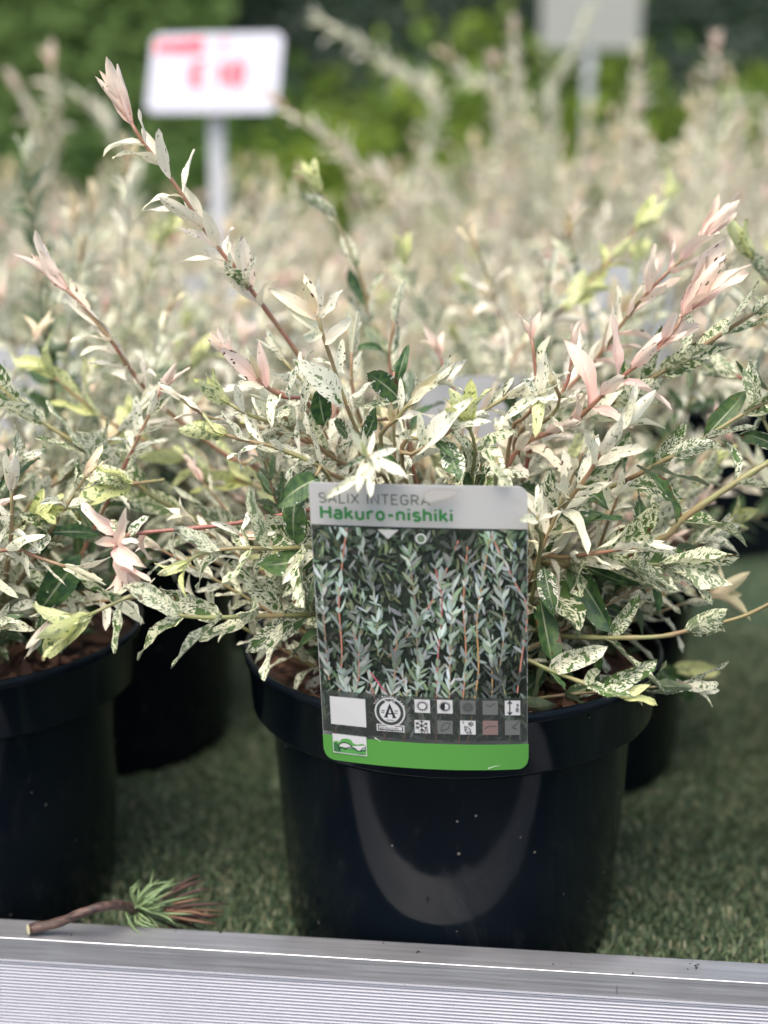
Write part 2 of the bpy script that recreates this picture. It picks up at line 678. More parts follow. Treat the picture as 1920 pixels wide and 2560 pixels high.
def leaf_shape(rng, n=LEAF_N, m=LEAF_M, ratio=0.26, curl=0.0, fold=0.25, twist=0.0, wave=0.02, roll=0.0, side=0.0):
    """a leaf of length 1 along +x, upper side +z: lists of vertices, faces, uvs"""
    v, uv = [], []
    px, pz, py = 0.0, 0.0, 0.0
    ph = rng.uniform(0, 6.28)
    ph2 = rng.uniform(0, 6.28)
    prev = 0.0
    for i in range(n + 1):
        u = i / n
        ang = curl * (u ** 1.3)
        if i:
            ds = u - prev
            px += math.cos(ang) * ds * math.cos(side * u)
            py += math.sin(side * u) * ds
            pz += math.sin(ang) * ds
        prev = u
        # narrow stalk, widest near the middle, blunt point
        w = ratio * 0.5 * (math.sin(math.pi * min(1, (u * 0.93 + 0.045)) ** 0.86) ** 0.72)
        if u < .06: w *= 0.35
        if i == n: w *= 0.22
        w *= 1 + .06 * math.sin(9 * u + ph2)
        tw = twist * u
        for j in range(m + 1):
            s = -1 + 2 * j / m
            yy = s * w
            zz = abs(s) * w * fold * 2 + wave * math.sin(u * 11 + ph + s * 1.3) * abs(s)
            if roll:
                rr = roll * abs(s)
                yy = math.copysign(math.sin(rr) / max(roll, 1e-3) * w, s)
                zz = (1 - math.cos(rr)) / max(roll, 1e-3) * w + zz * .3
            y2 = yy * math.cos(tw) - zz * math.sin(tw)
            z2 = yy * math.sin(tw) + zz * math.cos(tw)
            v.append((px - math.sin(ang) * z2, py + y2, pz + math.cos(ang) * z2))
            uv.append((u, j / m))
    f = []
    for i in range(n):
        for j in range(m):
            a = i * (m + 1) + j
            f.append((a, a + (m + 1), a + m + 2, a + 1))
    return v, f, uv


lr = random.Random(11)
LEAF_MESH = {'flat': [], 'curl': [], 'roll': []}


def leaf_mesh(kind, **kw):
    v, f, uv = leaf_shape(lr, **kw)
    me = mesh('leaf_' + kind, v, f, M['leaf'], True)
    ul = me.uv_layers.new(name='UVMap')
    for lp in me.loops:
        ul.data[lp.index].uv = uv[lp.vertex_index]
    return me


for k in range(7):
    LEAF_MESH['flat'].append(leaf_mesh('flat', ratio=lr.uniform(.20, .275), curl=lr.uniform(-.8, .4), fold=lr.uniform(.1, .3), twist=lr.uniform(-.5, .5), wave=lr.uniform(.01, .035), side=lr.uniform(-.25, .25)))
for k in range(7):
    LEAF_MESH['curl'].append(leaf_mesh('curl', ratio=lr.uniform(.19, .27), curl=lr.choice((-1.5, -1.1, .9, 1.2)), fold=lr.uniform(.15, .45), twist=lr.uniform(-1.2, 1.2), wave=lr.uniform(.02, .05), side=lr.uniform(-.5, .5)))
for k in range(5):
    LEAF_MESH['roll'].append(leaf_mesh('roll', ratio=lr.uniform(.24, .32), curl=lr.uniform(-.15, .35), fold=.2, roll=lr.uniform(1.1, 2.0), wave=.012))

LOWLEAF = []
for k in range(8):
    LOWLEAF.append(leaf_shape(lr, n=5, m=2, ratio=lr.uniform(.21, .30), curl=lr.uniform(-.9, .6), fold=lr.uniform(.15, .45), twist=lr.uniform(-.8, .8), wave=.03, side=lr.uniform(-.4, .4)))
MIDLEAF = []
for k in range(8):
    MIDLEAF.append(leaf_shape(lr, n=7, m=4, ratio=lr.uniform(.19, .275), curl=lr.uniform(-1.0, .7), fold=lr.uniform(.15, .4), twist=lr.uniform(-.9, .9), wave=.035, side=lr.uniform(-.4, .4)))


def leaf_matrix(base, d, n, L, W=1.0):
    d = d.normalized()
    s = n.cross(d)
    if s.length < 1e-4:
        s = Vector((0, 0, 1)).cross(d)
    s.normalize()
    n = d.cross(s)
    return Matrix(((d.x * L, s.x * L * W, n.x * L, base.x), (d.y * L, s.y * L * W, n.y * L, base.y), (d.z * L, s.z * L * W, n.z * L, base.z), (0, 0, 0, 1)))


class Foliage:
    """many leaves in one mesh (the mass of small leaves no one could pick apart)"""
    def __init__(s):
        s.v, s.f, s.uv, s.c, s.k = [], [], [], [], 0

    def add(s, shapes, Mx, colr, rng):
        v, f, uv = shapes[rng.randrange(len(shapes))]
        A = np.array(Mx)
        V = np.asarray(v) @ A[:3, :3].T + A[:3, 3]
        s.v.append(V)
        s.f.append(np.asarray(f) + s.k)
        s.uv.append(np.asarray(uv))
        s.c.append(np.tile(np.asarray(colr, dtype=np.float32), (len(v), 1)))
        s.k += len(v)

    def mesh(s, name):
        V = np.concatenate(s.v)
        F = np.concatenate(s.f)
        UV = np.concatenate(s.uv)
        C = np.concatenate(s.c)
        me = bpy.data.meshes.new(name)
        me.vertices.add(len(V))
        me.vertices.foreach_set('co', V.astype(np.float32).ravel())
        me.loops.add(F.size)
        me.loops.foreach_set('vertex_index', F.astype(np.int32).ravel())
        me.polygons.add(len(F))
        me.polygons.foreach_set('loop_start', (np.arange(len(F)) * 4).astype(np.int32))
        me.polygons.foreach_set('loop_total', np.full(len(F), 4, np.int32))
        me.update(calc_edges=True)
        me.polygons.foreach_set('use_smooth', np.ones(len(F), bool))
        ul = me.uv_layers.new(name='UVMap')
        ul.data.foreach_set('uv', UV[F.ravel()].astype(np.float32).ravel())
        a = me.color_attributes.new('lc', 'FLOAT_COLOR', 'POINT')
        a.data.foreach_set('color', C.astype(np.float32).ravel())
        me.materials.append(M['leaf_attr'])
        return me


STY = {            # pink, green share, yellow
    'pink': (.72, .02, .12), 'blush': (.22, .18, .14), 'white': (.02, .38, .14), 'spot': (.02, .50, .20),
    'dense': (.0, .60, .32), 'green': (.0, .90, .12), 'lime': (.0, .38, .85), 'cream': (.06, .20, .18), 'peach': (.50, .04, .60),
}
BROAD = {'dense': 1.38, 'green': 1.42, 'lime': 1.4, 'spot': 1.12}


def style(rng, name):
    p, g, y = STY[name]
    return (max(0, p + rng.uniform(-.12, .15) * (1 if p > .05 else .3)), min(1, max(0, g + rng.uniform(-.10, .12))), rng.random(), min(1, max(0, y + rng.uniform(-.12, .15))))


class Plant:
    """a potted willow: root Empty, pot with rim, soil, stems with their leaves, a mass of small leaves"""
    def __init__(s, root, seed, budget=300):
        s.root, s.rng, s.budget = root, random.Random(seed), budget
        s.fol = Foliage()
        s.inv = Matrix.Rotation(-root.rotation_euler.z, 4, 'Z') @ Matrix.Translation(-Vector(root.location))
        s.stuff_v, s.stuff_f, s.sk = [], [], 0
        s.mid = True

    def loc(s, p):
        return s.inv @ Vector(p)

    def stem_obj(s, pts, r0, r1, red, n=None):
        n = n or max(10, int(len(pts) * 5))
        p, total = catmull(pts, n)
        rad = []
        for i in range(n):
            w = i / (n - 1)
            r = r0 + (r1 - r0) * w
            rad.append(r * (1.0 + .22 * (1 if i % 4 == 0 else 0)))
        v, f = tube(p, rad, 6)
        o = link('stem', mesh('stem', v, f, M['stem'], True), s.root)
        o.color = (red, 0, 0, 1)
        return o, p, total

    def stem_mass(s, pts, r0, r1, n=7):
        p, total = catmull(pts, n)
        v, f = tube(p, [r0 + (r1 - r0) * i / (n - 1) for i in range(n)], 4, False)
        s.stuff_v += v
        s.stuff_f += [tuple(a + s.sk for a in q) for q in f]
        s.sk += len(v)
        return p, total

    def put_leaf(s, stem, base, d, n, L, colr, kind='flat', W=1.0):
        Mx = leaf_matrix(base, d, n, L, W)
        if s.budget > 0 and stem is not None:
            s.budget -= 1
            o = bpy.data.objects.new('leaf', s.rng.choice(LEAF_MESH[kind]))
            col.objects.link(o)
            o.parent = stem
            o.matrix_local = Mx
            o.color = colr
        else:
            s.fol.add(MIDLEAF if s.mid else LOWLEAF, Mx, colr, s.rng)

    def dress(s, stem, p, t0, t1, gap, L, sty, ang=(45, 20), tip=4, tipsty=None, up=.35, wid=1.0, kinds=('flat', 'flat', 'curl'), base_sty=None, tipL=.85):
        """leaves along points p from share t0 to t1 (pairs turned by a right angle), and a tuft at the tip"""
        rng = s.rng
        T = tangents(p)
        seglen = sum((b - a).length for a, b in zip(p, p[1:]))
        n = max(1, int(seglen * (t1 - t0) / gap))
        phi = rng.uniform(0, 6.28)
        for k in range(n):
            w = t0 + (t1 - t0) * (k + .5 * rng.random()) / n
            q = w * (len(p) - 1)
            i = min(len(p) - 2, int(q))
            pos = p[i].lerp(p[i + 1], q - i)
            t = T[i].lerp(T[i + 1], q - i).normalized()
            a, b = frame(t)
            phi += math.pi / 2 + rng.uniform(-.4, .4)
            prog = (w - t0) / max(1e-3, t1 - t0)
            an = R(ang[0] + (ang[1] - ang[0]) * prog + rng.uniform(-14, 14))
            for sgn in (1, -1):
                if rng.random() < .12: continue
                rad = (a * math.cos(phi) + b * math.sin(phi)) * sgn
                d = t * math.cos(an) + rad * math.sin(an)
                d += Vector((rng.uniform(-.16, .16), rng.uniform(-.16, .16), rng.uniform(-.20, .10)))
                d.normalize()
                nn = t * math.sin(an) - rad * math.cos(an)
                nn = (nn * (1 - up) + Vector((0, -.35, 1)) * up + Vector((rng.uniform(-.3, .3), rng.uniform(-.3, .3), 0)))
                ll = L * rng.uniform(.75, 1.15) * (1.0 - .22 * prog)
                sn = sty if not base_sty or rng.random() < prog * 1.2 else base_sty
                s.put_leaf(stem, pos, d, nn, ll, style(rng, sn), rng.choice(kinds), wid * BROAD.get(sn, 1.0))
        if tip:
            t = T[-1]
            a, b = frame(t)
            for k in range(tip):
                ph = 6.28 * k / tip + rng.uniform(-.4, .4)
                an = R(rng.uniform(6, 24)) if k else R(3)
                rad = a * math.cos(ph) + b * math.sin(ph)
                d = t * math.cos(an) + rad * math.sin(an)
                nn = t * math.sin(an) - rad * math.cos(an)
                s.put_leaf(stem, p[-1] - t * .002, d, nn, L * tipL * rng.uniform(.7, 1.1), style(rng, tipsty or sty), 'roll' if k < 2 else 'flat', wid * BROAD.get(tipsty or sty, 1.0))

    def hero(s, pts, base=None, red=.6, r=(.0017, .0008), **kw):
        """a stem through world points (px, py, Y); base = world point in the pot"""
        P = [s.loc(at(*q)) for q in pts]
        if base is not None:
            P = [s.loc(base)] + P
        o, p, total = s.stem_obj(P, r[0], r[1], red)
        if kw:
            s.dress(o, p, **kw)
        return o, p

    def one_leaf(s, stem, b, t, colr, kind='flat', W=1.0, up=None, face=.55):
        """a single leaf from (px,py,Y) to (px,py,Y), turned with its upper side up and towards the viewer's side"""
        B, Tt = s.loc(at(*b)), s.loc(at(*t))
        d = Tt - B
        n = Vector((s.rng.uniform(-.3, .3), -face, 1 - face)) if up is None else Vector(up)
        s.put_leaf(stem, B, d, n, d.length, style(s.rng, colr), kind, W * BROAD.get(colr, 1.0))

    def bush(s, n, el, ln, crown_r=.025, z0=.143, obj_leaves=0.0, L=.027, gap=.011, az=(0, 360), mixed=None, lean=(0, 0), radial=.0, red=.5, full=False, green_low=1.0):
        """n stems springing from the crown"""
        rng = s.rng
        for k in range(n):
            a = R(rng.uniform(*az))
            e = R(rng.uniform(*el))
            ll = rng.uniform(*ln)
            b = Vector((rng.gauss(0, crown_r), rng.gauss(0, crown_r), z0))
            d = Vector((math.cos(a) * math.cos(e) + lean[0], math.sin(a) * math.cos(e) + lean[1], math.sin(e))).normalized()
            bend = Vector((rng.uniform(-.25, .25), rng.uniform(-.25, .25), rng.uniform(-.15, .35)))
            P = [b, b + d * ll * .35, b + d * ll * .7 + bend * ll * .12, b + d * ll + bend * ll * .3]
            own = rng.random() < obj_leaves and s.budget > 30
            if own or full:
                o, p, tot = s.stem_obj(P, .0014, .0007, rng.uniform(.1, .9), n=12)
            else:
                o = None
                p, tot = s.stem_mass(P, .0013, .0006)
            if not own:
                o = None
            st = rng.choice(mixed or ('white', 'white', 'spot', 'blush', 'cream', 'dense', 'spot', 'green'))
            tp = {'white': rng.choice(('blush', 'peach', 'pink')), 'spot': rng.choice(('cream', 'peach')), 'blush': rng.choice(('pink', 'peach')), 'cream': rng.choice(('cream', 'peach')), 'dense': 'lime', 'lime': 'lime', 'green': 'spot'}[st]
            s.dress(o, p, .12, .96, gap, L, st, (62, 28), tip=4, tipsty=tp, base_sty='green' if green_low and rng.random() < green_low else None)

    def done(s):
        if s.fol.k:
            o = link('foliage', s.fol.mesh('foliage'), s.root)
            o['kind'] = 'stuff'
        if s.stuff_v:
            o = link('twigs', mesh('twigs', s.stuff_v, s.stuff_f, M['stem'], True), s.root)
            o.color = (.45, 0, 0, 1)
            o['kind'] = 'stuff'


# ------------------------------------------------------------------ pots with bark mulch
PH, PR, LIP = 0.160, 0.1088, 0.033


def pot_meshes():
    wall = [(.0, .004), (.070, .004), (.082, .0), (.0850, .0015), (.0872, .006), (.0955, PH - LIP - .001), (.0967, PH - LIP + .001),
            (.0945, PH - LIP + .003), (.0940, .14), (.0935, .139)]
    rim = [(.0969, PH - LIP + .0015), (.1000, PH - LIP - .0005), (.1040, PH - LIP), (.1055, PH - LIP + .002), (PR - .0012, PH - .006), (PR + .0006, PH - .0045),
           (PR + .0010, PH - .002), (PR + .0002, PH), (PR - .0016, PH), (PR - .0024, PH - .002), (PR - .0042, PH - .02), (PR - .006, .13)]
    a = lathe(wall, 96, name='pot', mat=M['pot'])
    b = lathe(rim, 96, name='rim', mat=M['pot'])
    rs = random.Random(3)
    v, f = [(0, 0, .1475)], []
    nr, ns = 9, 40
    for i in range(1, nr + 1):
        r = (PR - .0045) * i / nr
        for k in range(ns):
            an = 6.2832 * k / ns
            v.append((r * math.cos(an), r * math.sin(an), .1445 + rs.uniform(-.0025, .0025)))
    for k in range(ns):
        f.append((0, 1 + k, 1 + (k + 1) % ns))
    for i in range(nr - 1):
        for k in range(ns):
            k2 = (k + 1) % ns
            f.append((1 + i * ns + k, 1 + (i + 1) * ns + k, 1 + (i + 1) * ns + k2, 1 + i * ns + k2))
    c = mesh('soil', v, f, M['soil'], False)
    return a, b, c


POT_M, RIM_M, SOIL_M = pot_meshes()
CHIPS = []
cr = random.Random(21)
for k in range(8):
    # an uneven splinter of bark
    n = 6
    v = []
    for zz in (-.5, .5):
        for i in range(n):
            an = 6.2832 * i / n
            v.append((math.cos(an) * cr.uniform(.35, .6), math.sin(an) * cr.uniform(.12, .28) * (1 if zz < 0 else .85), zz * .16 + cr.uniform(-.03, .03)))
    f = [tuple(range(n - 1, -1, -1)), tuple(range(n, 2 * n))] + [(i, (i + 1) % n, n + (i + 1) % n, n + i) for i in range(n)]
    CHIPS.append(mesh('bark_chip', v, f, M['chip']))


def chip_mass(seed, n):
    rng = random.Random(seed)
    V, F = [], []
    for k in range(n):
        me = CHIPS[k % 8]
        r = (PR - .010) * math.sqrt(rng.random())
        a = rng.uniform(0, 6.28)
        Mx = Matrix.Translation((r * math.cos(a), r * math.sin(a), .1465 + rng.uniform(0, .002))) @ Matrix.Rotation(rng.uniform(0, 6.28), 4, 'Z') @ Matrix.Rotation(rng.gauss(0, .35), 4, 'X') @ Matrix.Rotation(rng.gauss(0, .3), 4, 'Y') @ Matrix.Scale(rng.uniform(.003, .010), 4)
        b = len(V)
        V += [Mx @ x.co for x in me.vertices]
        F += [tuple(i + b for i in p.vertices) for p in me.polygons]
    return mesh('bark_mulch', V, F, M['chip'])


CHIP_MASS = [chip_mass(77, 420), chip_mass(78, 420)]


def potted(name, loc, rz, label, group, chips=0, seed=0):
    root = empty(name, loc, rz)
    tag(root, label, 'potted plant', group)
    p = link('pot', POT_M, root)
    link('rim', RIM_M, p)
    link('soil', SOIL_M, root)
    m = link('bark_mulch', CHIP_MASS[seed % 2], root)
    m.color = (.35, 0, 0, 1)
    m['kind'] = 'stuff'
    rng = random.Random(seed)
    for k in range(chips):
        o = bpy.data.objects.new('bark_chip', rng.choice(CHIPS))
        col.objects.link(o)
        o.parent = root
        a = rng.uniform(0, 6.28)
        r = (PR - .013) * math.sqrt(rng.uniform(.25, 1))
        o.location = (r * math.cos(a), r * math.sin(a), .149 + rng.uniform(0, .002))
        o.rotation_euler = (rng.gauss(0, .3), rng.gauss(0, .3), rng.uniform(0, 6.28))
        sc = rng.uniform(.008, .019)
        o.scale = (sc, sc, sc * rng.uniform(.7, 1.2))
        o.color = (rng.random() ** 1.5, 0, 0, 1)
    return root


GRP = 'variegated willows in black pots on the bench'
# ---- the labelled plant in the middle
root = potted('potted_willow', (0, 0, 0), 0, 'variegated willow in glossy black pot with the large picture label', GRP, chips=70, seed=4)
mp = Plant(root, 40, budget=300)
CR = lambda x=0, y=0: Vector((x, y, .144))


def shoot(plant, pts, base, red, t0, gap, L, sty, t1=.97, **kw):
    return plant.hero(pts, base, red, t0=t0, t1=t1, gap=gap, L=L, sty=sty, **kw)


# the pale star-shaped shoot in the middle and the clusters round it, leaf by leaf
st, p = mp.hero([(960, 1230, -.03), (907, 1112, -.06), (867, 1016, -.07), (849, 961, -.072), (831, 907, -.074), (810, 847, -.075), (795, 790, -.075)], CR(-.01, -.01), .35, r=(.0014, .0008))
for b, t, c, k, w in (((794, 800, -.075), (685, 712, -.085), 'blush', 'flat', 1.1), ((794, 788, -.075), (776, 674, -.07), 'blush', 'flat', 1.1), ((790, 784, -.077), (740, 706, -.085), 'peach', 'roll', 1.3),
                      ((806, 782, -.075), (808, 700, -.085), 'cream', 'flat', 1.2), ((800, 794, -.077), (871, 722, -.09), 'cream', 'flat', 1.0), ((812, 860, -.076), (901, 786, -.09), 'cream', 'flat', 1.0),
                      ((806, 836, -.076), (706, 842, -.09), 'cream', 'curl', 1.0), ((802, 830, -.074), (715, 760, -.08), 'cream', 'flat', 1.2), ((866, 1017, -.07), (778, 880, -.088), 'white', 'flat', 1.5),
                      ((866, 1011, -.07), (934, 966, -.085), 'white', 'flat', 1.1), ((840, 935, -.073), (870, 850, -.065), 'white', 'flat', 1.1), ((850, 965, -.073), (790, 900, -.06), 'spot', 'curl', 1.1),
                      ((812, 1062, -.06), (788, 966, -.07), 'green', 'flat', 1.2), ((870, 1092, -.06), (828, 1038, -.075), 'green', 'flat', 1.2), ((905, 1110, -.06), (960, 1030, -.07), 'green', 'flat', 1.0)):
    mp.one_leaf(st, b, t, c, k, w)
st, p = mp.hero([(1015, 1100, -.03), (1003, 1030, -.035), (995, 985, -.035), (985, 930, -.035)], CR(.005, 0), .8, r=(.0013, .0009))
for b, t, c, k, w in (((998, 995, -.035), (918, 912, -.05), 'green', 'flat', 1.3), ((995, 985, -.035), (990, 880, -.03), 'green', 'flat', .9), ((992, 960, -.035), (1012, 860, -.04), 'green', 'curl', .9), ((998, 1000, -.035), (930, 1000, -.05), 'spot', 'curl', 1.0)):
    mp.one_leaf(st, b, t, c, k, w)
st, p = mp.hero([(800, 1060, -.04), (720, 1000, -.06), (667, 969, -.065), (640, 945, -.067)], CR(-.015, 0), .8, r=(.0013, .0009))
for b, t, c, k, w in (((655, 960, -.066), (556, 858, -.075), 'pink', 'flat', 1.1), ((650, 955, -.066), (612, 880, -.075), 'peach', 'roll', 1.1), ((667, 969, -.066), (649, 852, -.07), 'pink', 'flat', .9), ((660, 965, -.066), (590, 965, -.08), 'blush', 'flat', 1.1),
                      ((700, 985, -.06), (640, 1010, -.08), 'white', 'curl', 1.1), ((720, 1000, -.06), (730, 905, -.07), 'white', 'flat', 1.0), ((740, 1015, -.055), (680, 1050, -.075), 'white', 'flat', 1.1), ((760, 1030, -.055), (770, 950, -.07), 'white', 'curl', 1.0)):
    mp.one_leaf(st, b, t, c, k, w)
st, p = mp.hero([(960, 1150, -.06), (985, 1060, -.075), (1011, 1023, -.08), (1040, 995, -.082)], CR(0, -.01), .4, r=(.0012, .0009))
for b, t, c, k, w in (((1030, 1005, -.081), (1108, 933, -.09), 'peach', 'roll', 1.4), ((1020, 1015, -.08), (1090, 960, -.095), 'cream', 'flat', 1.0), ((985, 1050, -.076), (1066, 1008, -.09), 'cream', 'curl', .9), ((1000, 1035, -.078), (1008, 945, -.08), 'white', 'flat', .8)):
    mp.one_leaf(st, b, t, c, k, w)
st, p = mp.hero([(1010, 1180, -.08), (1041, 1137, -.09), (1084, 1101, -.092), (1130, 1072, -.094)], CR(.005, -.02), .35, r=(.0012, .0009))
for b, t, c, k, w in (((1041, 1137, -.09), (1176, 996, -.10), 'white', 'flat', 1.1), ((1060, 1120, -.091), (1050, 1040, -.10), 'white', 'flat', 1.1), ((1113, 1107, -.09), (1156, 1206, -.105), 'green', 'flat', 1.2), ((1215, 1119, -.09), (1262, 1212, -.118), 'dense', 'curl', 1.1),
                      ((1090, 1100, -.092), (1130, 1150, -.10), 'green', 'flat', 1.0), ((1000, 1190, -.09), (960, 1130, -.10), 'green', 'curl', 1.0), ((1130, 1072, -.094), (1230, 1040, -.10), 'white', 'flat', .9)):
    mp.one_leaf(st, b, t, c, k, w)
st, p = mp.hero([(1270, 1130, -.05), (1320, 1040, -.075), (1348, 985, -.08)], CR(.02, -.01), .5, r=(.0012, .0009))
for t, c, k, w in (((1308, 945, -.09), 'white', 'flat', 1.3), ((1380, 876, -.085), 'cream', 'flat', 1.1), ((1412, 960, -.095), 'white', 'flat', 1.2), ((1356, 1052, -.10), 'lime', 'curl', 1.0), ((1258, 1044, -.095), 'white', 'flat', .9), ((1318, 1015, -.095), 'white', 'curl', 1.2), ((1400, 1010, -.10), 'white', 'flat', 1.1)):
    mp.one_leaf(st, (1346, 988, -.08), t, c, k, w)

# tall arching shoot at upper left
shoot(mp, [(930, 1290, .02), (850, 1040, .01), (735, 871, 0), (625, 721, -.01), (532, 602, -.015), (463, 498, -.02), (405, 417, -.02), (355, 352, -.02), (325, 302, -.02)], CR(-.01, .02), .8, .66, .0085, .030, 'blush', ang=(36, 28), tip=5, tipsty='pink', tipL=1.0)
st, p = mp.hero([(625, 721, -.012), (600, 690, -.012), (575, 650, -.013)], None, .8)
for b, t, c, k in (((622, 722, -.012), (560, 640, -.03), 'spot', 'flat'), ((622, 722, -.012), (612, 650, -.03), 'spot', 'flat'), ((600, 690, -.012), (548, 628, -.0), 'white', 'curl')):
    mp.one_leaf(st, b, t, c, k)
# left pink-tipped shoot
shoot(mp, [(860, 1290, .03), (602, 1155, .03), (556, 1132, .03), (405, 1016, .02), (330, 930, .01), (284, 860, 0), (220, 779, 0), (165, 722, 0)], CR(-.03, .02), .75, .62, .0090, .031, 'blush', ang=(36, 28), tip=5, tipsty='pink', tipL=1.0)
# clustered white shoots left of the middle
shoot(mp, [(930, 1230, 0), (861, 1136, -.02), (801, 1028, -.03), (753, 955, -.03), (705, 895, -.03)], CR(-.015, 0), .35, .35, .0080, .025, 'white', ang=(60, 45), tip=4, tipsty='cream')
shoot(mp, [(900, 1210, .0), (753, 1015, -.01), (671, 970, -.01), (629, 940, -.01), (585, 895, -.01)], CR(-.02, 0), .7, .45, .0085, .026, 'white', ang=(55, 35), tip=5, tipsty='pink')
shoot(mp, [(900, 1230, -.02), (800, 1120, -.045), (660, 1075, -.05), (527, 1045, -.05), (450, 995, -.05)], CR(-.02, 0), .4, .45, .011, .020, 'blush', ang=(45, 30), tip=4, tipsty='blush')
shoot(mp, [(900, 1250, -.02), (800, 1110, -.05), (660, 1051, -.06), (613, 1033, -.06), (567, 1005, -.06)], CR(-.02, 0), .3, .45, .0075, .025, 'white', ang=(60, 45), tip=5, tipsty='lime')
shoot(mp, [(930, 1280, -.03), (816, 1178, -.065), (694, 1120, -.07), (600, 1098, -.07), (560, 1085, -.07)], CR(-.02, -.01), .35, .45, .0080, .025, 'white', ang=(60, 45), tip=5, tipsty='lime')
shoot(mp, [(940, 1230, -.02), (840, 1150, -.05), (750, 1080, -.06), (690, 1020, -.06)], CR(-.02, 0), .4, .35, .0075, .025, 'spot', ang=(60, 45), tip=5, tipsty='cream')
shoot(mp, [(980, 1210, .0), (905, 1060, -.01), (880, 960, -.01), (880, 880, -.01)], CR(0, 0), .6, .4, .012, .027, 'spot', ang=(50, 30), tip=4, tipsty='cream')
# pale star close to the label's top edge
st, p = mp.hero([(985, 1250, -.07), (945, 1180, -.108), (922, 1140, -.125)], CR(0, -.02), .3, r=(.0013, .0009))
for t, c, k in (((872, 1075, -.13), 'cream', 'flat'), ((945, 1080, -.12), 'cream', 'flat'), ((1018, 1180, -.14), 'cream', 'flat'), ((890, 1228, -.14), 'white', 'flat'), ((925, 1222, -.145), 'white', 'flat'), ((865, 1160, -.13), 'green', 'curl'), ((1000, 1130, -.12), 'white', 'flat'), ((917, 1098, -.135), 'lime', 'roll'), ((955, 1130, -.14), 'cream', 'curl')):
    mp.one_leaf(st, (920, 1143, -.125), t, c, k)
# upright shoots behind the middle with green lower leaves
shoot(mp, [(1060, 1250, .03), (1015, 1055, .03), (993, 990, .03), (973, 906, .03), (985, 800, .03)], CR(.01, .02), .75, .35, .020, .030, 'green', ang=(45, 25), tip=3, tipsty='spot')
shoot(mp, [(1120, 1230, .04), (1142, 1013, .05), (1120, 950, .05), (1100, 890, .05)], CR(.01, .03), .95, .5, .014, .024, 'white', ang=(45, 30), tip=4, tipsty='pink')
shoot(mp, [(900, 1130, -.02), (983, 1042, -.03), (1041, 1000, -.04), (1085, 960, -.045)], CR(-.005, 0), .4, .45, .013, .026, 'cream', ang=(40, 22), tip=5, tipsty='cream')
shoot(mp, [(1005, 1153, -.04), (1084, 1101, -.05), (1142, 1068, -.05), (1220, 1020, -.05), (1270, 990, -.05)], CR(0, -.01), .35, .4, .0115, .028, 'white', ang=(45, 30), tip=4, tipsty='cream')
shoot(mp, [(1181, 1230, -.05), (1181, 1190, -.07), (1188, 1120, -.08), (1172, 1065, -.085)], CR(.01, -.02), .1, .35, .012, .028, 'dense', ang=(60, 30), tip=5, tipsty='lime')
# small red buds right of the middle
shoot(mp, [(1300, 1100, -.02), (1340, 1010, -.03), (1339, 929, -.03), (1329, 845, -.03)], CR(.02, 0), .9, .45, .011, .022, 'white', ang=(60, 25), tip=4, tipsty='pink', tipL=.7)
shoot(mp, [(1330, 1100, -.03), (1390, 1010, -.04), (1423, 941, -.04), (1431, 870, -.04)], CR(.02, 0), .9, .35, .010, .024, 'white', ang=(65, 25), tip=4, tipsty='pink', tipL=.7)
shoot(mp, [(1280, 1130, -.02), (1370, 1050, -.04), (1400, 1000, -.05), (1385, 960, -.055)], CR(.02, 0), .5, .4, .010, .024, 'white', ang=(65, 45), tip=4, tipsty='cream')
# long shoots to the right
shoot(mp, [(1230, 1160, .02), (1428, 963, .02), (1516, 865, .01), (1557, 806, .01), (1619, 731, 0), (1666, 684, 0), (1723, 630, 0), (1750, 597, 0)], CR(.02, .01), .75, .56, .0095, .034, 'pink', ang=(40, 28), tip=5, tipsty='pink', tipL=1.05, base_sty='blush')
shoot(mp, [(1261, 1184, -.03), (1431, 1057, -.05), (1516, 978, -.06), (1569, 931, -.065), (1629, 884, -.07), (1691, 818, -.07), (1708, 785, -.07)], CR(.02, 0), .85, .45, .0095, .035, 'pink', ang=(42, 28), tip=5, tipsty='pink', tipL=1.1, base_sty='blush')
shoot(mp, [(1320, 1160, 0), (1560, 990, -.02), (1688, 909, -.03), (1839, 812, -.04), (1920, 756, -.04), (1990, 690, -.04)], CR(.03, .01), .65, .48, .012, .036, 'dense', ang=(32, 22), tip=4, tipsty='lime')
shoot(mp, [(1434, 1257, -.03), (1495, 1230, -.04), (1576, 1196, -.05), (1664, 1149, -.06), (1731, 1115, -.065), (1799, 1071, -.07), (1877, 1024, -.07), (1960, 985, -.07)], CR(.03, 0), .35, .34, .016, .036, 'dense', ang=(42, 24), tip=4, tipsty='lime', base_sty='green')
shoot(mp, [(1300, 1430, -.02), (1480, 1410, -.05), (1649, 1350, -.075), (1712, 1293, -.08), (1840, 1206, -.085), (1930, 1150, -.085)], CR(.02, -.01), .35, .50, .024, .040, 'dense', ang=(50, 30), tip=3, tipsty='lime', base_sty='green', r=(.0024, .0014))
shoot(mp, [(1367, 1321, -.06), (1404, 1274, -.07), (1441, 1226, -.08), (1468, 1190, -.085), (1510, 1120, -.09), (1545, 1075, -.09)], CR(.03, -.02), .6, .55, .010, .030, 'cream', ang=(45, 28), tip=5, tipsty='cream', wid=1.1)
shoot(mp, [(1330, 1420, -.05), (1423, 1393, -.07), (1516, 1379, -.085), (1590, 1368, -.09)], CR(.03, -.02), .7, .62, .010, .029, 'cream', ang=(45, 22), tip=4, tipsty='white')
shoot(mp, [(1330, 1430, -.04), (1423, 1416, -.06), (1591, 1411, -.075), (1660, 1412, -.08)], CR(.03, -.01), .1, .55, .014, .046, 'dense', ang=(38, 20), tip=4, tipsty='dense', wid=1.25)
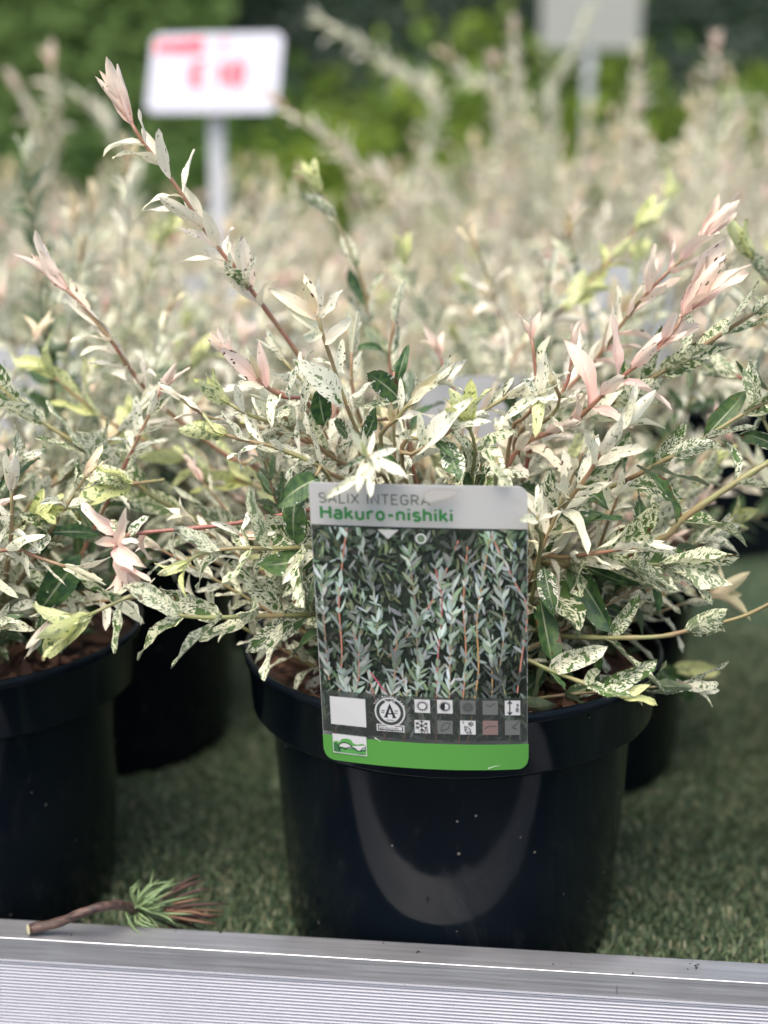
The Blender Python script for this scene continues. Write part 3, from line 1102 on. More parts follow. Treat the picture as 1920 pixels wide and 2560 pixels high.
shoot(mp, [(1250, 1570, -.03), (1388, 1588, -.06), (1504, 1594, -.075), (1649, 1591, -.085), (1741, 1570, -.09), (1857, 1541, -.095), (1950, 1495, -.1)], CR(.02, -.02), .25, .5, .034, .034, 'dense', ang=(55, 35), tip=3, tipsty='dense', kinds=('curl',))
st, p = mp.hero([(1300, 1650, -.085), (1377, 1677, -.1), (1463, 1709, -.112), (1539, 1738, -.118), (1556, 1742, -.118)], CR(.03, -.03), .1, r=(.0014, .0009))
for b, t, c, k in (((1375, 1678, -.1), (1503, 1592, -.11), 'dense', 'flat'), ((1375, 1678, -.1), (1412, 1725, -.115), 'green', 'curl'), ((1460, 1708, -.112), (1518, 1665, -.12), 'dense', 'curl'), ((1510, 1728, -.116), (1628, 1632, -.12), 'dense', 'flat'), ((1463, 1709, -.112), (1575, 1768, -.13), 'dense', 'flat'), ((1545, 1738, -.118), (1654, 1762, -.125), 'lime', 'roll'), ((1540, 1738, -.118), (1630, 1730, -.12), 'lime', 'flat')):
    mp.one_leaf(st, b, t, c, k)
st, p = mp.hero([(1400, 1600, 0), (1560, 1640, .02), (1680, 1672, .03)], CR(.03, 0), .1, r=(.0014, .0009))
for b, t, c, k in (((1630, 1660, .03), (1750, 1770, .02), 'green', 'flat'), ((1680, 1672, .03), (1800, 1660, .03), 'lime', 'roll'), ((1680, 1672, .03), (1790, 1690, .03), 'lime', 'flat'), ((1560, 1640, .02), (1620, 1610, .02), 'green', 'flat')):
    mp.one_leaf(st, b, t, c, k)
# low branches to the left
shoot(mp, [(1000, 1520, -.04), (781, 1536, -.085), (608, 1541, -.10), (521, 1544, -.105), (428, 1533, -.11), (347, 1489, -.115), (278, 1512, -.118), (220, 1540, -.12)], CR(-.02, -.02), .12, .34, .0145, .038, 'dense', ang=(62, 38), tip=5, tipsty='lime', wid=1.1, tipL=1.0)
shoot(mp, [(960, 1270, -.02), (770, 1275, -.07), (694, 1290, -.08), (556, 1313, -.09), (440, 1324, -.095), (307, 1339, -.10), (285, 1365, -.10), (300, 1400, -.10)], CR(-.02, 0), .95, .90, .009, .030, 'pink', ang=(75, 50), tip=5, tipsty='pink')
st, p = mp.hero([(320, 1338, -.10), (308, 1345, -.102), (300, 1352, -.103)], None, .7, r=(.0012, .0010))
for b, t, c, k, w in (((285, 1370, -.105), (335, 1268, -.115), 'pink', 'flat', .8), ((290, 1360, -.105), (232, 1340, -.115), 'pink', 'roll', 1.5), ((285, 1370, -.105), (312, 1440, -.12), 'pink', 'roll', 1.5),
                      ((300, 1420, -.11), (366, 1442, -.12), 'pink', 'flat', 1.2), ((295, 1370, -.105), (345, 1410, -.12), 'pink', 'flat', 1.2), ((300, 1350, -.103), (360, 1370, -.11), 'white', 'flat', 1.3),
                      ((310, 1345, -.103), (280, 1285, -.10), 'spot', 'curl', 1.3), ((320, 1340, -.10), (372, 1290, -.10), 'spot', 'curl', 1.3)):
    mp.one_leaf(st, b, t, c, k, w)
st, p = mp.hero([(560, 1313, -.09), (590, 1330, -.092), (605, 1340, -.093)], None, .7, r=(.0010, .0008))
for t, c, k in (((690, 1352, -.095), 'pink', 'roll'), ((690, 1318, -.09), 'cream', 'flat'), ((630, 1385, -.1), 'cream', 'curl'), ((650, 1262, -.09), 'white', 'curl'), ((545, 1290, -.1), 'white', 'curl')):
    mp.one_leaf(st, (600, 1338, -.093), t, c, k)
shoot(mp, [(960, 1380, -.04), (781, 1368, -.085), (694, 1371, -.095), (579, 1371, -.10), (500, 1385, -.105), (465, 1408, -.108)], CR(-.02, -.01), .2, .60, .012, .040, 'dense', ang=(65, 50), tip=4, tipsty='lime', tipL=.5)
# spotted branches reaching up to the left edge
shoot(mp, [(780, 1400, 0), (520, 1310, .0), (393, 1247, -.01), (347, 1213, -.01), (255, 1160, -.015), (191, 1109, -.02), (75, 1033, -.02), (-40, 930, -.02)], CR(-.03, .01), .25, .30, .020, .042, 'dense', ang=(34, 20), tip=3, tipsty='lime')
shoot(mp, [(760, 1290, .02), (516, 1170, .04), (439, 1143, .045), (381, 1113, .05), (270, 1052, .05), (190, 990, .05), (135, 940, .05)], CR(-.03, .02), .5, .40, .015, .034, 'lime', ang=(38, 22), tip=4, tipsty='lime')
st, p = mp.hero([(410, 1200, -.03), (370, 1205, -.035), (325, 1210, -.04)], None, .15, r=(.0010, .0008))
for t, c, k, w in (((170, 1235, -.06), 'lime', 'roll', 1.2), ((150, 1240, -.05), 'dense', 'flat', 1.2), ((200, 1160, -.05), 'dense', 'flat', 1.3), ((250, 1180, -.06), 'lime', 'curl', 1.2)):
    mp.one_leaf(st, (330, 1210, -.04), t, c, k, w)
# large green leaves beside the label
st, p = mp.hero([(830, 1210, -.08), (800, 1195, -.09), (790, 1190, -.092)], CR(-.02, -.02), .3, r=(.0012, .0009))
for b, t, c, k, w in (((800, 1195, -.09), (672, 1232, -.1), 'green', 'flat', 1.5), ((745, 1225, -.09), (702, 1362, -.1), 'green', 'flat', 1.3), ((800, 1200, -.09), (815, 1290, -.1), 'white', 'curl', 1)):
    mp.one_leaf(st, b, t, c, k, w)
st, p = mp.hero([(820, 1370, -.085), (790, 1385, -.09)], CR(-.03, -.02), .3, r=(.0012, .0009))
for b, t, c, k, w in (((790, 1385, -.09), (640, 1447, -.1), 'green', 'flat', 1.3), ((790, 1385, -.09), (700, 1405, -.11), 'cream', 'curl', 1.2), ((800, 1400, -.09), (745, 1500, -.1), 'green', 'flat', 1.2), ((800, 1410, -.09), (690, 1480, -.1), 'spot', 'curl', 1.1)):
    mp.one_leaf(st, b, t, c, k, w)
# leaves folding over the label's top edge, and one across its right edge
st, p = mp.hero([(980, 1195, -.11), (930, 1185, -.124), (905, 1188, -.133)], CR(0, -.03), .3, r=(.0011, .0009))
mp.one_leaf(st, (905, 1188, -.133), (806, 1248, -.1345), 'white', 'flat', .9)
st, p = mp.hero([(1240, 1180, -.11), (1245, 1170, -.12)], CR(.02, -.03), .3, r=(.0011, .0009))
mp.one_leaf(st, (1225, 1150, -.126), (1262, 1222, -.1335), 'dense', 'curl', 1)
st, p = mp.hero([(1350, 1380, -.08), (1340, 1320, -.105), (1345, 1290, -.108)], CR(.03, -.03), .1, r=(.0012, .0009))
mp.one_leaf(st, (1345, 1303, -.124), (1288, 1285, -.134), 'cream', 'flat', 1.4)
for b, t, c, k, w in (((1345, 1290, -.108), (1370, 1225, -.11), 'cream', 'roll', 1.2), ((1345, 1290, -.108), (1350, 1210, -.11), 'white', 'curl', 1), ((1345, 1300, -.108), (1410, 1280, -.12), 'white', 'flat', 1)):
    mp.one_leaf(st, b, t, c, k, w)
# green leaves on the right below
st, p = mp.hero([(1330, 1500, -.05), (1400, 1420, -.06), (1450, 1405, -.065)], CR(.03, -.02), .2, r=(.0012, .0009))
for b, t, c, k, w in (((1420, 1415, -.06), (1555, 1560, -.08), 'green', 'curl', 1), ((1470, 1420, -.065), (1600, 1490, -.08), 'green', 'flat', .8), ((1430, 1420, -.05), (1510, 1580, -.07), 'green', 'flat', 1.1), ((1350, 1500, -.07), (1385, 1680, -.09), 'green', 'flat', 1.1), ((1360, 1420, -.07), (1380, 1530, -.09), 'green', 'curl', 1.1), ((1380, 1330, -.07), (1510, 1310, -.08), 'green', 'flat', .9), ((1400, 1290, -.07), (1570, 1320, -.08), 'green', 'flat', .7)):
    mp.one_leaf(st, b, t, c, k, w)
# shoots standing just behind
shoot(mp, [(1080, 1180, .08), (985, 930, .10), (925, 800, .11), (910, 720, .11), (860, 590, .11), (800, 480, .11)], CR(0, .03), .4, .45, .015, .030, 'spot', ang=(25, 14), tip=4, tipsty='lime', base_sty='green')
shoot(mp, [(1180, 1130, .09), (1280, 900, .13), (1370, 810, .14), (1500, 680, .15), (1590, 570, .15)], CR(.02, .03), .5, .50, .014, .030, 'lime', ang=(24, 12), tip=4, tipsty='lime', base_sty='blush')
# the mass of smaller shoots
mp.bush(46, (30, 82), (.08, .155), L=.021, gap=.0072, az=(10, 170), lean=(0, -.06), green_low=.6)
mp.bush(38, (30, 75), (.08, .150), L=.021, gap=.0072, az=(145, 205), lean=(-.1, 0), green_low=.6)
mp.bush(28, (30, 75), (.08, .140), L=.021, gap=.0072, az=(-25, 35), lean=(.1, 0), green_low=.6)
mp.bush(16, (66, 84), (.08, .125), L=.020, gap=.0075, az=(180, 360), crown_r=.018, mixed=('white', 'spot', 'cream'), green_low=.6)
mp.bush(22, (52, 80), (.09, .145), L=.019, gap=.0065, az=(195, 345), lean=(0, -.10), crown_r=.022, mixed=('white', 'spot', 'spot', 'cream', 'green'), green_low=.5)
mp.bush(5, (22, 42), (.09, .13), L=.028, az=(150, 190), mixed=('green', 'dense', 'green', 'spot'))
mp.bush(13, (12, 40), (.09, .15), L=.030, az=(-15, 40), mixed=('green', 'dense', 'green', 'white'))
mp.done()

# ---- the plant at the left edge
root = potted('potted_willow', (-.279, .032, 0), .4, 'variegated willow at the left edge, its black pot cut off by the frame', GRP, chips=60, seed=5)
lp = Plant(root, 51, budget=230)
LC = lambda x=0, y=0: Vector((-.276 + x, .032 + y, .144))
shoot(lp, [(-60, 1420, -.06), (34, 1373, -.07), (84, 1390, -.075), (165, 1417, -.08)], LC(.02, -.02), .7, .35, .011, .030, 'white', ang=(55, 40), tip=4, tipsty='cream')
shoot(lp, [(20, 1400, -.05), (30, 1310, -.07), (28, 1220, -.075)], LC(.03, -.02), .4, .3, .012, .027, 'white', ang=(50, 30), tip=5, tipsty='blush')
shoot(lp, [(150, 1450, -.03), (140, 1520, -.05), (120, 1560, -.055)], LC(.06, -.02), .3, .4, .010, .024, 'spot', ang=(60, 45), tip=4, tipsty='blush')
shoot(lp, [(60, 1300, 0), (180, 1180, .0), (300, 1080, 0), (350, 1020, 0)], LC(.05, 0), .4, .4, .013, .028, 'spot', ang=(45, 30), tip=4, tipsty='cream')
st, p = lp.hero([(100, 1440, -.04), (105, 1500, -.05)], LC(.05, -.02), .3, r=(.0012, .0009))
for b, t, c, k, w in (((105, 1520, -.05), (190, 1400, -.06), 'green', 'flat', 1.4), ((90, 1505, -.05), (20, 1520, -.06), 'spot', 'flat', 1.3), ((105, 1530, -.05), (100, 1640, -.06), 'green', 'flat', 1.1), ((150, 1560, -.05), (170, 1625, -.06), 'green', 'curl', 1.1)):
    lp.one_leaf(st, b, t, c, k, w)
lp.bush(34, (20, 75), (.10, .20), L=.025, gap=.009, obj_leaves=.30, az=(-80, 80), green_low=.6)
lp.bush(22, (12, 55), (.09, .16), L=.026, gap=.009, obj_leaves=.35, az=(-80, 60), mixed=('spot', 'dense', 'green', 'white'))
lp.bush(20, (25, 75), (.12, .2), L=.027, az=(80, 280))
lp.done()

# ---- the plant beyond the right edge, whose shoots lean into view
root = potted('potted_willow', (.305, -.035, 0), 1.1, 'variegated willow whose leafy shoots lean in over the right edge', GRP, chips=10, seed=6)
rp = Plant(root, 62, budget=120)
RC = lambda x=0, y=0: Vector((.305 + x, -.035 + y, .144))
shoot(rp, [(2160, 1150, -.03), (1990, 1010, -.02), (1890, 960, -.01), (1840, 940, 0)], RC(-.02, 0), .8, .35, .013, .030, 'green', ang=(50, 30), tip=3, tipsty='dense')
shoot(rp, [(2160, 1050, 0), (1990, 830, .02), (1920, 700, .03), (1880, 640, .03)], RC(-.02, .01), .6, .35, .014, .032, 'dense', ang=(28, 16), tip=4, tipsty='lime')
shoot(rp, [(2170, 1000, .02), (2010, 900, .04), (1930, 830, .05), (1890, 790, .05)], RC(-.02, .02), .6, .35, .013, .028, 'white', ang=(50, 30), tip=4, tipsty='cream')
shoot(rp, [(2160, 1350, -.05), (2010, 1180, -.06), (1930, 1090, -.065), (1905, 1040, -.065)], RC(-.02, -.01), .3, .45, .02, .034, 'green', ang=(45, 25), tip=3, tipsty='dense')
rp.bush(26, (30, 80), (.12, .24), L=.029, az=(100, 200))
rp.bush(16, (30, 80), (.12, .22), L=.029, az=(-100, 100))
rp.done()

# ---- second row, a little out of focus
ROW2 = [((-.235, .262, 0), 'variegated willow right behind the left pot, mostly hidden by foliage', 71),
        ((.078, .225, 0), 'variegated willow directly behind the labelled plant, its pot peeking out', 72),
        ((.345, .200, 0), 'variegated willow in the second row, cut off by the right edge', 73)]
for (loc, lab, sd_) in ROW2:
    root = potted('potted_willow', loc, sd_ * .7, lab, GRP, chips=0, seed=sd_)
    q = Plant(root, sd_, budget=110)
    q.bush(22, (25, 80), (.14, .26), L=.028, gap=.0105, obj_leaves=.30, green_low=.5)
    q.bush(28, (15, 70), (.12, .24), L=.028, gap=.0105, green_low=.6)
    q.done()

# ---- rows further back: two low and two tall kinds of plant, copied
PROTO = []
for k in range(4):
    root = potted('potted_willow', (0, 0, 0), 0, 'variegated willow in a black pot', GRP, seed=80 + k)
    q = Plant(root, 90 + k, budget=0)
    q.mid = False
    lo = k < 2
    q.bush(36, (25, 80) if lo else (40, 86), (.12, .23) if lo else (.16, .33), L=.027, gap=.0105, mixed=('white', 'cream', 'spot', 'blush', 'cream', 'blush', 'blush', 'spot'), green_low=.35)
    q.bush(20, (10, 50), (.12, .20), L=.028, gap=.013, mixed=('spot', 'dense', 'white'))
    q.done()
    PROTO.append(root)


def copy_tree(o, parent=None):
    c = o.copy()
    col.objects.link(c)
    c.parent = parent
    for ch in list(o.children):
        copy_tree(ch, c)
    return c


ORD = ['first', 'second', 'third', 'fourth', 'fifth', 'sixth', 'seventh']
ROWS = [(.50, (-.50, -.185, .105), 'third'), (.78, (-.60, -.28, .02, .33, .66), 'fourth'), (1.06, (-.46, -.14, .17, .50), 'fifth'),
        (1.34, (-.62, -.30, .03, .36, .68), 'sixth'), (1.64, (-.52, -.19, .15, .47, .78), 'seventh')]
used = [False] * 4
br = random.Random(17)
kk = 0
BACK_PLANTS = {}
for (Y, xs, rowname) in ROWS:
    for i, x in enumerate(xs):
        kk += 1
        j = kk % 2 + (2 if x > .12 and Y > .7 else 0)
        if used[j]:
            o = copy_tree(PROTO[j])
        else:
            o = PROTO[j]
            used[j] = True
        o.location = (x + br.uniform(-.02, .02), Y + br.uniform(-.03, .03), 0)
        o.rotation_euler = (0, 0, br.uniform(0, 6.28))
        o['label'] = 'blurred variegated willow, %s row from the front, %s from the left in its row' % (rowname, ORD[i])
        o['group'] = GRP
        BACK_PLANTS[(rowname, i)] = o

# single long shoots that rise out of the blurred rows
for key, shoots in ((('fifth', 1), [([(1090, 300, 1.06), (1000, 190, 1.05), (900, 115, 1.04), (820, 65, 1.03)], 'white', 'cream')]),
                    (('fifth', 0), [([(130, 420, 1.0), (140, 320, .98), (135, 220, .97), (130, 165, .97)], 'blush', 'pink'), ([(90, 400, 1.0), (100, 330, 1.0), (70, 270, 1.0), (45, 225, 1.0)], 'blush', 'pink'),
                                    ([(330, 480, 1.0), (300, 360, 1.0), (260, 300, 1.0), (210, 250, 1.0)], 'cream', 'cream')]),
                    (('fourth', 1), [([(1000, 560, .78), (900, 420, .77), (800, 330, .76), (710, 265, .75)], 'blush', 'pink'), ([(620, 760, .7), (640, 720, .68), (690, 700, .68)], 'pink', 'pink')]),
                    (('fifth', 2), [([(1290, 420, 1.06), (1295, 300, 1.05), (1290, 180, 1.05), (1285, 90, 1.05)], 'blush', 'pink'), ([(1250, 280, 1.05), (1190, 210, 1.05), (1130, 150, 1.05)], 'cream', 'peach'),
                                    ([(1380, 260, 1.05), (1420, 160, 1.05), (1460, 60, 1.05)], 'white', 'cream')]),
                    (('fifth', 3), [([(1720, 420, 1.06), (1760, 300, 1.05), (1790, 200, 1.05), (1790, 130, 1.05)], 'blush', 'pink'), ([(1560, 420, 1.05), (1590, 280, 1.05), (1590, 160, 1.05)], 'blush', 'blush'),
                                    ([(1800, 420, 1.05), (1850, 300, 1.05), (1830, 210, 1.05)], 'cream', 'peach')])):
    o = BACK_PLANTS[key]
    q = Plant(o, 300 + len(key[0]) * 7 + key[1], budget=260)
    for (pts, sa, sb) in shoots:
        w = at(*pts[0])
        b = Vector(((o.location.x * 2 + w.x) / 3, (o.location.y * 2 + w.y) / 3, .145))
        q.hero(pts, b, .5, t0=.40, t1=.97, gap=.0075, L=.034, sty=sa, ang=(42, 24), tip=5, tipsty=sb)
#==REST==
# ------------------------------------------------------------------ the printed plant label
C_TL, C_TR = at(771, 1205, -.1255), at(1319, 1216, -.1235)
C_BL, C_BR = at(811, 1886, -.1185), at(1319, 1912, -.1165)
CN = (C_TR - C_TL).cross(C_BL - C_TL).normalized()      # towards the camera
if CN.y > 0: CN = -CN
CW = (C_TR - C_TL).length
CHT = (C_BL - C_TL).length


def card(u, v, off=0.0):
    """point of the label: u across, v down, gently bowed like bent plastic"""
    p = C_TL.lerp(C_TR, u).lerp(C_BL.lerp(C_BR, u), v)
    bow = (1 - (2 * u - 1) ** 2) * (.0012 + .0042 * v * v)
    return p + CN * (bow + off)


ASP = CHT / CW     # v unit is ASP times the u unit


class Print:
    """flat ink shapes on the card, each a hair above the one before"""
    def __init__(s, start):
        s.v, s.f, s.c, s.k, s.off = [], [], [], 0, start

    def poly(s, pts, color, step=1.2e-6):
        # fan of triangles round the centroid keeps the shape on the bowed surface
        s.off += step
        b = s.k
        for (u, v) in pts:
            s.v.append(card(u, v, s.off))
            s.c.append((*color, 1))
        s.f.append(tuple(range(b, b + len(pts))))
        s.k += len(pts)

    def strip(s, left, right, color, step=1.2e-6):
        s.off += step
        b = s.k
        n = len(left)
        for (u, v) in list(left) + list(right):
            s.v.append(card(u, v, s.off))
            s.c.append((*color, 1))
        for i in range(n - 1):
            s.f.append((b + i, b + n + i, b + n + i + 1, b + i + 1))
        s.k += 2 * n

    def stroke(s, pts, w, color, closed=False, w1=None):
        """a line of width w (in u units) through (u, v) points"""
        P = [Vector((a, b * ASP)) for a, b in pts]
        if closed:
            P = P + [P[0]]
        L, Rr = [], []
        n = len(P)
        for i in range(n):
            if closed:
                a = P[i - 1] if i > 0 else P[n - 2]
                b = P[i + 1] if i < n - 1 else P[1]
            else:
                a, b = P[max(0, i - 1)], P[min(n - 1, i + 1)]
            d1 = (P[i] - a).normalized() if (P[i] - a).length > 1e-9 else (b - P[i]).normalized()
            d2 = (b - P[i]).normalized() if (b - P[i]).length > 1e-9 else d1
            n1, n2 = Vector((-d1.y, d1.x)), Vector((-d2.y, d2.x))
            m = (n1 + n2)
            m = m.normalized() if m.length > 1e-6 else n1
            k = min(2.0, 1 / max(.35, m.dot(n1)))
            ww = w if w1 is None else w + (w1 - w) * i / (n - 1)
            q = m * (ww * .5 * k)
            L.append(((P[i] + q).x, (P[i] + q).y / ASP))
            Rr.append(((P[i] - q).x, (P[i] - q).y / ASP))
        s.strip(L, Rr, color)

    def build(s, name, parent, mat):
        me = mesh(name, s.v, s.f, mat)
        a = me.color_attributes.new('vc', 'FLOAT_COLOR', 'POINT')
        a.data.foreach_set('color', np.asarray(s.c, dtype=np.float32).ravel())
        return link(name, me, parent)


def arc(cx, cy, rx, ry, a0, a1, n=10):
    return [(cx + rx * math.cos(R(a0 + (a1 - a0) * i / n)), cy + ry * math.sin(R(a0 + (a1 - a0) * i / n))) for i in range(n + 1)]


# monoline letters: unit cap height, y down from the cap line (0) to the base line (1); returns strokes and advance
def glyph(ch):
    g = {
        'S': ([arc(.27, .25, .24, .25, -35, -270, 12) + arc(.27, .75, .26, .25, -90, 145, 12)], .56),
        'A': ([[(0, 1), (.31, 0), (.62, 1)], [(.12, .68), (.50, .68)]], .66),
        'L': ([[(.04, 0), (.04, 1), (.46, 1)]], .50),
        'I': ([[(.04, 0), (.04, 1)]], .12),
        'X': ([[(0, 0), (.56, 1)], [(.56, 0), (0, 1)]], .60),
        'N': ([[(.04, 1), (.04, 0), (.58, 1), (.58, 0)]], .66),
        'T': ([[(0, 0), (.56, 0)], [(.28, 0), (.28, 1)]], .58),
        'E': ([[(.50, 0), (.04, 0), (.04, 1), (.50, 1)], [(.04, .48), (.44, .48)]], .56),
        'G': ([arc(.31, .32, .27, .32, -30, -180, 9) + arc(.31, .68, .27, .32, 180, 0, 12) + [(.58, .54), (.34, .54)]], .66),
        'R': ([[(.04, 1), (.04, 0), (.32, 0)] + arc(.32, .27, .22, .27, -80, 90, 9) + [(.04, .54)], [(.30, .54), (.56, 1)]], .62),
        'H': ([[(.04, 0), (.04, 1)], [(.58, 0), (.58, 1)], [(.04, .47), (.58, .47)]], .68),
        'M': ([[(.04, 1), (.04, 0), (.34, .6), (.64, 0), (.64, 1)]], .74),
        'P': ([[(.04, 1), (.04, 0), (.32, 0)] + arc(.32, .27, .22, .27, -80, 90, 9) + [(.04, .54)]], .60),
        'C': ([arc(.31, .32, .27, .32, -30, -180, 9) + arc(.31, .68, .27, .32, 180, 30, 9)], .62),
        'a': ([[(.04, .36)] + arc(.24, .48, .19, .17, -130, 0, 8) + [(.43, 1)], [(.43, .62), (.22, .62)] + arc(.22, .80, .19, .18, -90, -270, 9) + [(.43, .95)]], .54),
        'k': ([[(.04, 0), (.04, 1)], [(.42, .32), (.07, .68)], [(.18, .60), (.46, 1)]], .52),
        'u': ([[(.04, .32)] + arc(.24, .78, .20, .21, 180, 0, 10) + [(.44, .32)], [(.44, .80), (.44, 1)]], .56),
        'r': ([[(.04, .32), (.04, 1)], arc(.26, .56, .22, .23, 190, 300, 8)], .42),
        'o': ([arc(.25, .66, .21, .33, 0, 360, 18)], .56),
        '-': ([[(.04, .62), (.34, .62)]], .42),
        'n': ([[(.04, .32), (.04, 1)], [(.04, .56)] + arc(.24, .55, .20, .22, 180, 360, 10) + [(.44, 1)]], .56),
        'i': ([[(.05, .32), (.05, 1)], [(.05, .02), (.05, .17)]], .18),
        's': ([arc(.22, .49, .18, .165, -25, -270, 10) + arc(.22, .825, .20, .17, -90, 150, 10)], .50),
        'h': ([[(.04, 0), (.04, 1)], [(.04, .56)] + arc(.24, .55, .20, .22, 180, 360, 10) + [(.44, 1)]], .56),
        'c': ([arc(.24, .66, .20, .33, -50, -310, 12)], .46),
        'm': ([[(.04, .32), (.04, 1)], arc(.20, .50, .16, .17, 180, 360, 8) + [(.36, 1)], arc(.52, .50, .16, .17, 180, 360, 8) + [(.68, 1)]], .78),
        'w': ([[(0, .32), (.16, 1), (.32, .45), (.48, 1), (.64, .32)]], .70),
        'y': ([[(0, .32), (.22, .95)], [(.46, .32), (.16, 1.25)]], .52),
        'p': ([[(.04, .32), (.04, 1.25)], arc(.26, .66, .21, .32, 0, 360, 14)], .56),
        '.': ([[(.04, .9), (.04, 1)]], .16),
        '0': ([arc(.27, .5, .23, .49, 0, 360, 20)], .62),
        '1': ([[(.05, .22), (.26, 0), (.26, 1)]], .50),
        '2': ([[(.04, .28)] + arc(.27, .27, .23, .27, -180, 20, 10) + [(.04, 1), (.52, 1)]], .60),
        '4': ([[(.36, 1), (.36, 0), (.02, .70), (.52, .70)]], .60),
        '5': ([[(.48, 0), (.08, 0), (.06, .42)] + arc(.25, .68, .24, .31, -110, 150, 12)], .60),
        '8': ([arc(.27, .25, .21, .25, 0, 360, 16), arc(.27, .74, .25, .25, 0, 360, 16)], .62),
        '/': ([[(.0, 1.05), (.40, -.05)]], .46),
        'o*': ([arc(.14, .14, .13, .14, 0, 360, 10)], .34),
        'K': ([[(.04, 0), (.04, 1)], [(.56, 0), (.07, .60)], [(.22, .45), (.58, 1)]], .62),
        'U': ([[(.04, 0)] + arc(.30, .72, .26, .28, 180, 0, 10) + [(.56, 0)]], .66),
        'O': ([arc(.32, .5, .29, .49, 0, 360, 20)], .70),
        'e': ([arc(.36, .5, .30, .49, -45, -315, 14), [(-.04, .40), (.44, .40)], [(-.04, .60), (.40, .60)]], .78),
        ' ': ([], .30),
    }
    return g[ch]


def write(pr, text, u, v, size, w, color, width=None, rot=0.0, track=.10):
    """text with its cap line at (u, v); size = cap height in u units"""
    seq = ['o*' if c == '°' else c for c in text]
    adv = sum(glyph(c)[1] + track for c in seq) - track
    kx = 1.0 if width is None else width / (adv * size)
    x = 0.0
    cr_, sr_ = math.cos(rot), math.sin(rot)
    for c in seq:
        strokes, a = glyph(c)
        for st_ in strokes:
            pts = []
            for (gx, gy) in st_:
                xx, yy = (x + gx) * size * kx, gy * size
                pts.append((u + xx * cr_ - yy * sr_, v + (xx * sr_ + yy * cr_) / ASP))
            pr.stroke(pts, w, color)
        x += a + track


def uvp(px, py):
    """label coordinates of a photographed point on the label"""
    v = (py - 1210) / (1899 - 1210)
    for _ in range(3):
        xl, xr = 771 + (811 - 771) * v, 1319.0
        u = (px - xl) / (xr - xl)
        yt, yb = 1205 + 11 * u, 1886 + 26 * u + 22 * (1 - (2 * u - 1) ** 2) * v
        # perspective and bow are small: solve v linearly
        v = (py - yt) / (yb - yt)
    return u, v


label = empty('plant_label', (C_BL + C_BR) / 2)
tag(label, 'white and green picture label reading Hakuro-nishiki, hanging over the pot rim', 'plant label')
label_inv = Matrix.Translation(-label.location)


def to_label(o):
    o.data.transform(label_inv)
    o.parent = label
    return o


# card body with rounded corners (large radius at the top right)
def rounded_outline(rt=.030, rtl=.024, rb=.055, n=8):
    pts = []
    for (cx, cy, a0, r) in ((1 - rt * 1.6, rt * 1.6, -90, rt * 1.6), (1 - rb, ASP - rb, 0, rb), (rb, ASP - rb, 90, rb), (rtl, rtl, 180, rtl)):
        for i in range(n + 1):
            a = R(a0 + 90 * i / n)
            pts.append((cx + r * math.cos(a), (cy + r * math.sin(a)) / ASP))
    return pts


def inside_grid(outline, nu, nv, off, name, mat, back):
    """the card's sheet: horizontal slices between the outline's left and right borders"""
    def span(v):
        xs = []
        m = len(outline)
        for i in range(m):
            (x0, y0), (x1, y1) = outline[i], outline[(i + 1) % m]
            if (y0 - v) * (y1 - v) <= 0 and abs(y1 - y0) > 1e-9:
                xs.append(x0 + (x1 - x0) * (v - y0) / (y1 - y0))
        return min(xs), max(xs)
    vs_ = sorted(set([0.0005, 0.9995] + [i / nv for i in range(1, nv)] + [p_[1] for p_ in outline if .0005 < p_[1] < .9995]))
    vv, ff = [], []
    for v_ in vs_:
        a, b = span(v_)
        for side_ in ((off,) if not back else (off, back)):
            for j in range(nu + 1):
                vv.append(card(a + (b - a) * j / nu, v_, side_))
    lay = 1 if not back else 2
    row = (nu + 1) * lay
    for i in range(len(vs_) - 1):
        for s_ in range(lay):
            for j in range(nu):
                a = i * row + s_ * (nu + 1) + j
                q = (a, a + row, a + row + 1, a + 1)
                ff.append(q if s_ == 0 else q[::-1])
        if lay == 2:
            for (j, fl) in ((0, False), (nu, True)):
                a, b = i * row + j, i * row + (nu + 1) + j
                q = (a, b, b + row, a + row)
                ff.append(q[::-1] if fl else q)
    if lay == 2:
        for i, fl in ((0, False), (len(vs_) - 1, True)):
            for j in range(nu):
                a = i * row + j
                b = a + nu + 1
                q = (a, a + 1, b + 1, b)
                ff.append(q[::-1] if fl else q)
    return link(name, mesh(name, vv, ff, mat, False))


def card_material():
    t = NT('label_plastic')
    tc = t.n('ShaderNodeTexCoord')
    n = t.noise(tc.outputs['Object'], 55, 4, 0.6, dist=.6)
    n2 = t.noise(tc.outputs['Object'], 300, 3, 0.6)
    c = t.mix(t.math('MULTIPLY', t.ramp(n, 0.55, 0.8), 0.4), (0.37, 0.37, 0.358), (0.29, 0.28, 0.255))
    return t.finish(t.pbsdf(c, t.math('MULTIPLY_ADD', n, .2, .28), t.bump(n2, .05, .0005)))


OUT = rounded_outline()
to_label(inside_grid(OUT, 12, 22, 0.0, 'card', card_material(), -.0007))

# printed photograph of willow stems
rp_ = random.Random(99)
V0, V1 = .1465, .905                 # picture top and bottom
pic = Print(.00008)
sub = [(u_ / 12, .0) for u_ in range(13)]
for i in range(16):
    va, vb = V0 + (V1 - V0) * i / 16, V0 + (V1 - V0) * (i + 1) / 16
    pic.off = .00008
    pic.strip([(.003 + .994 * j / 12, va) for j in range(13)], [(.003 + .994 * j / 12, vb) for j in range(13)], (.022, .030, .022), 0)
pic.off = .000085


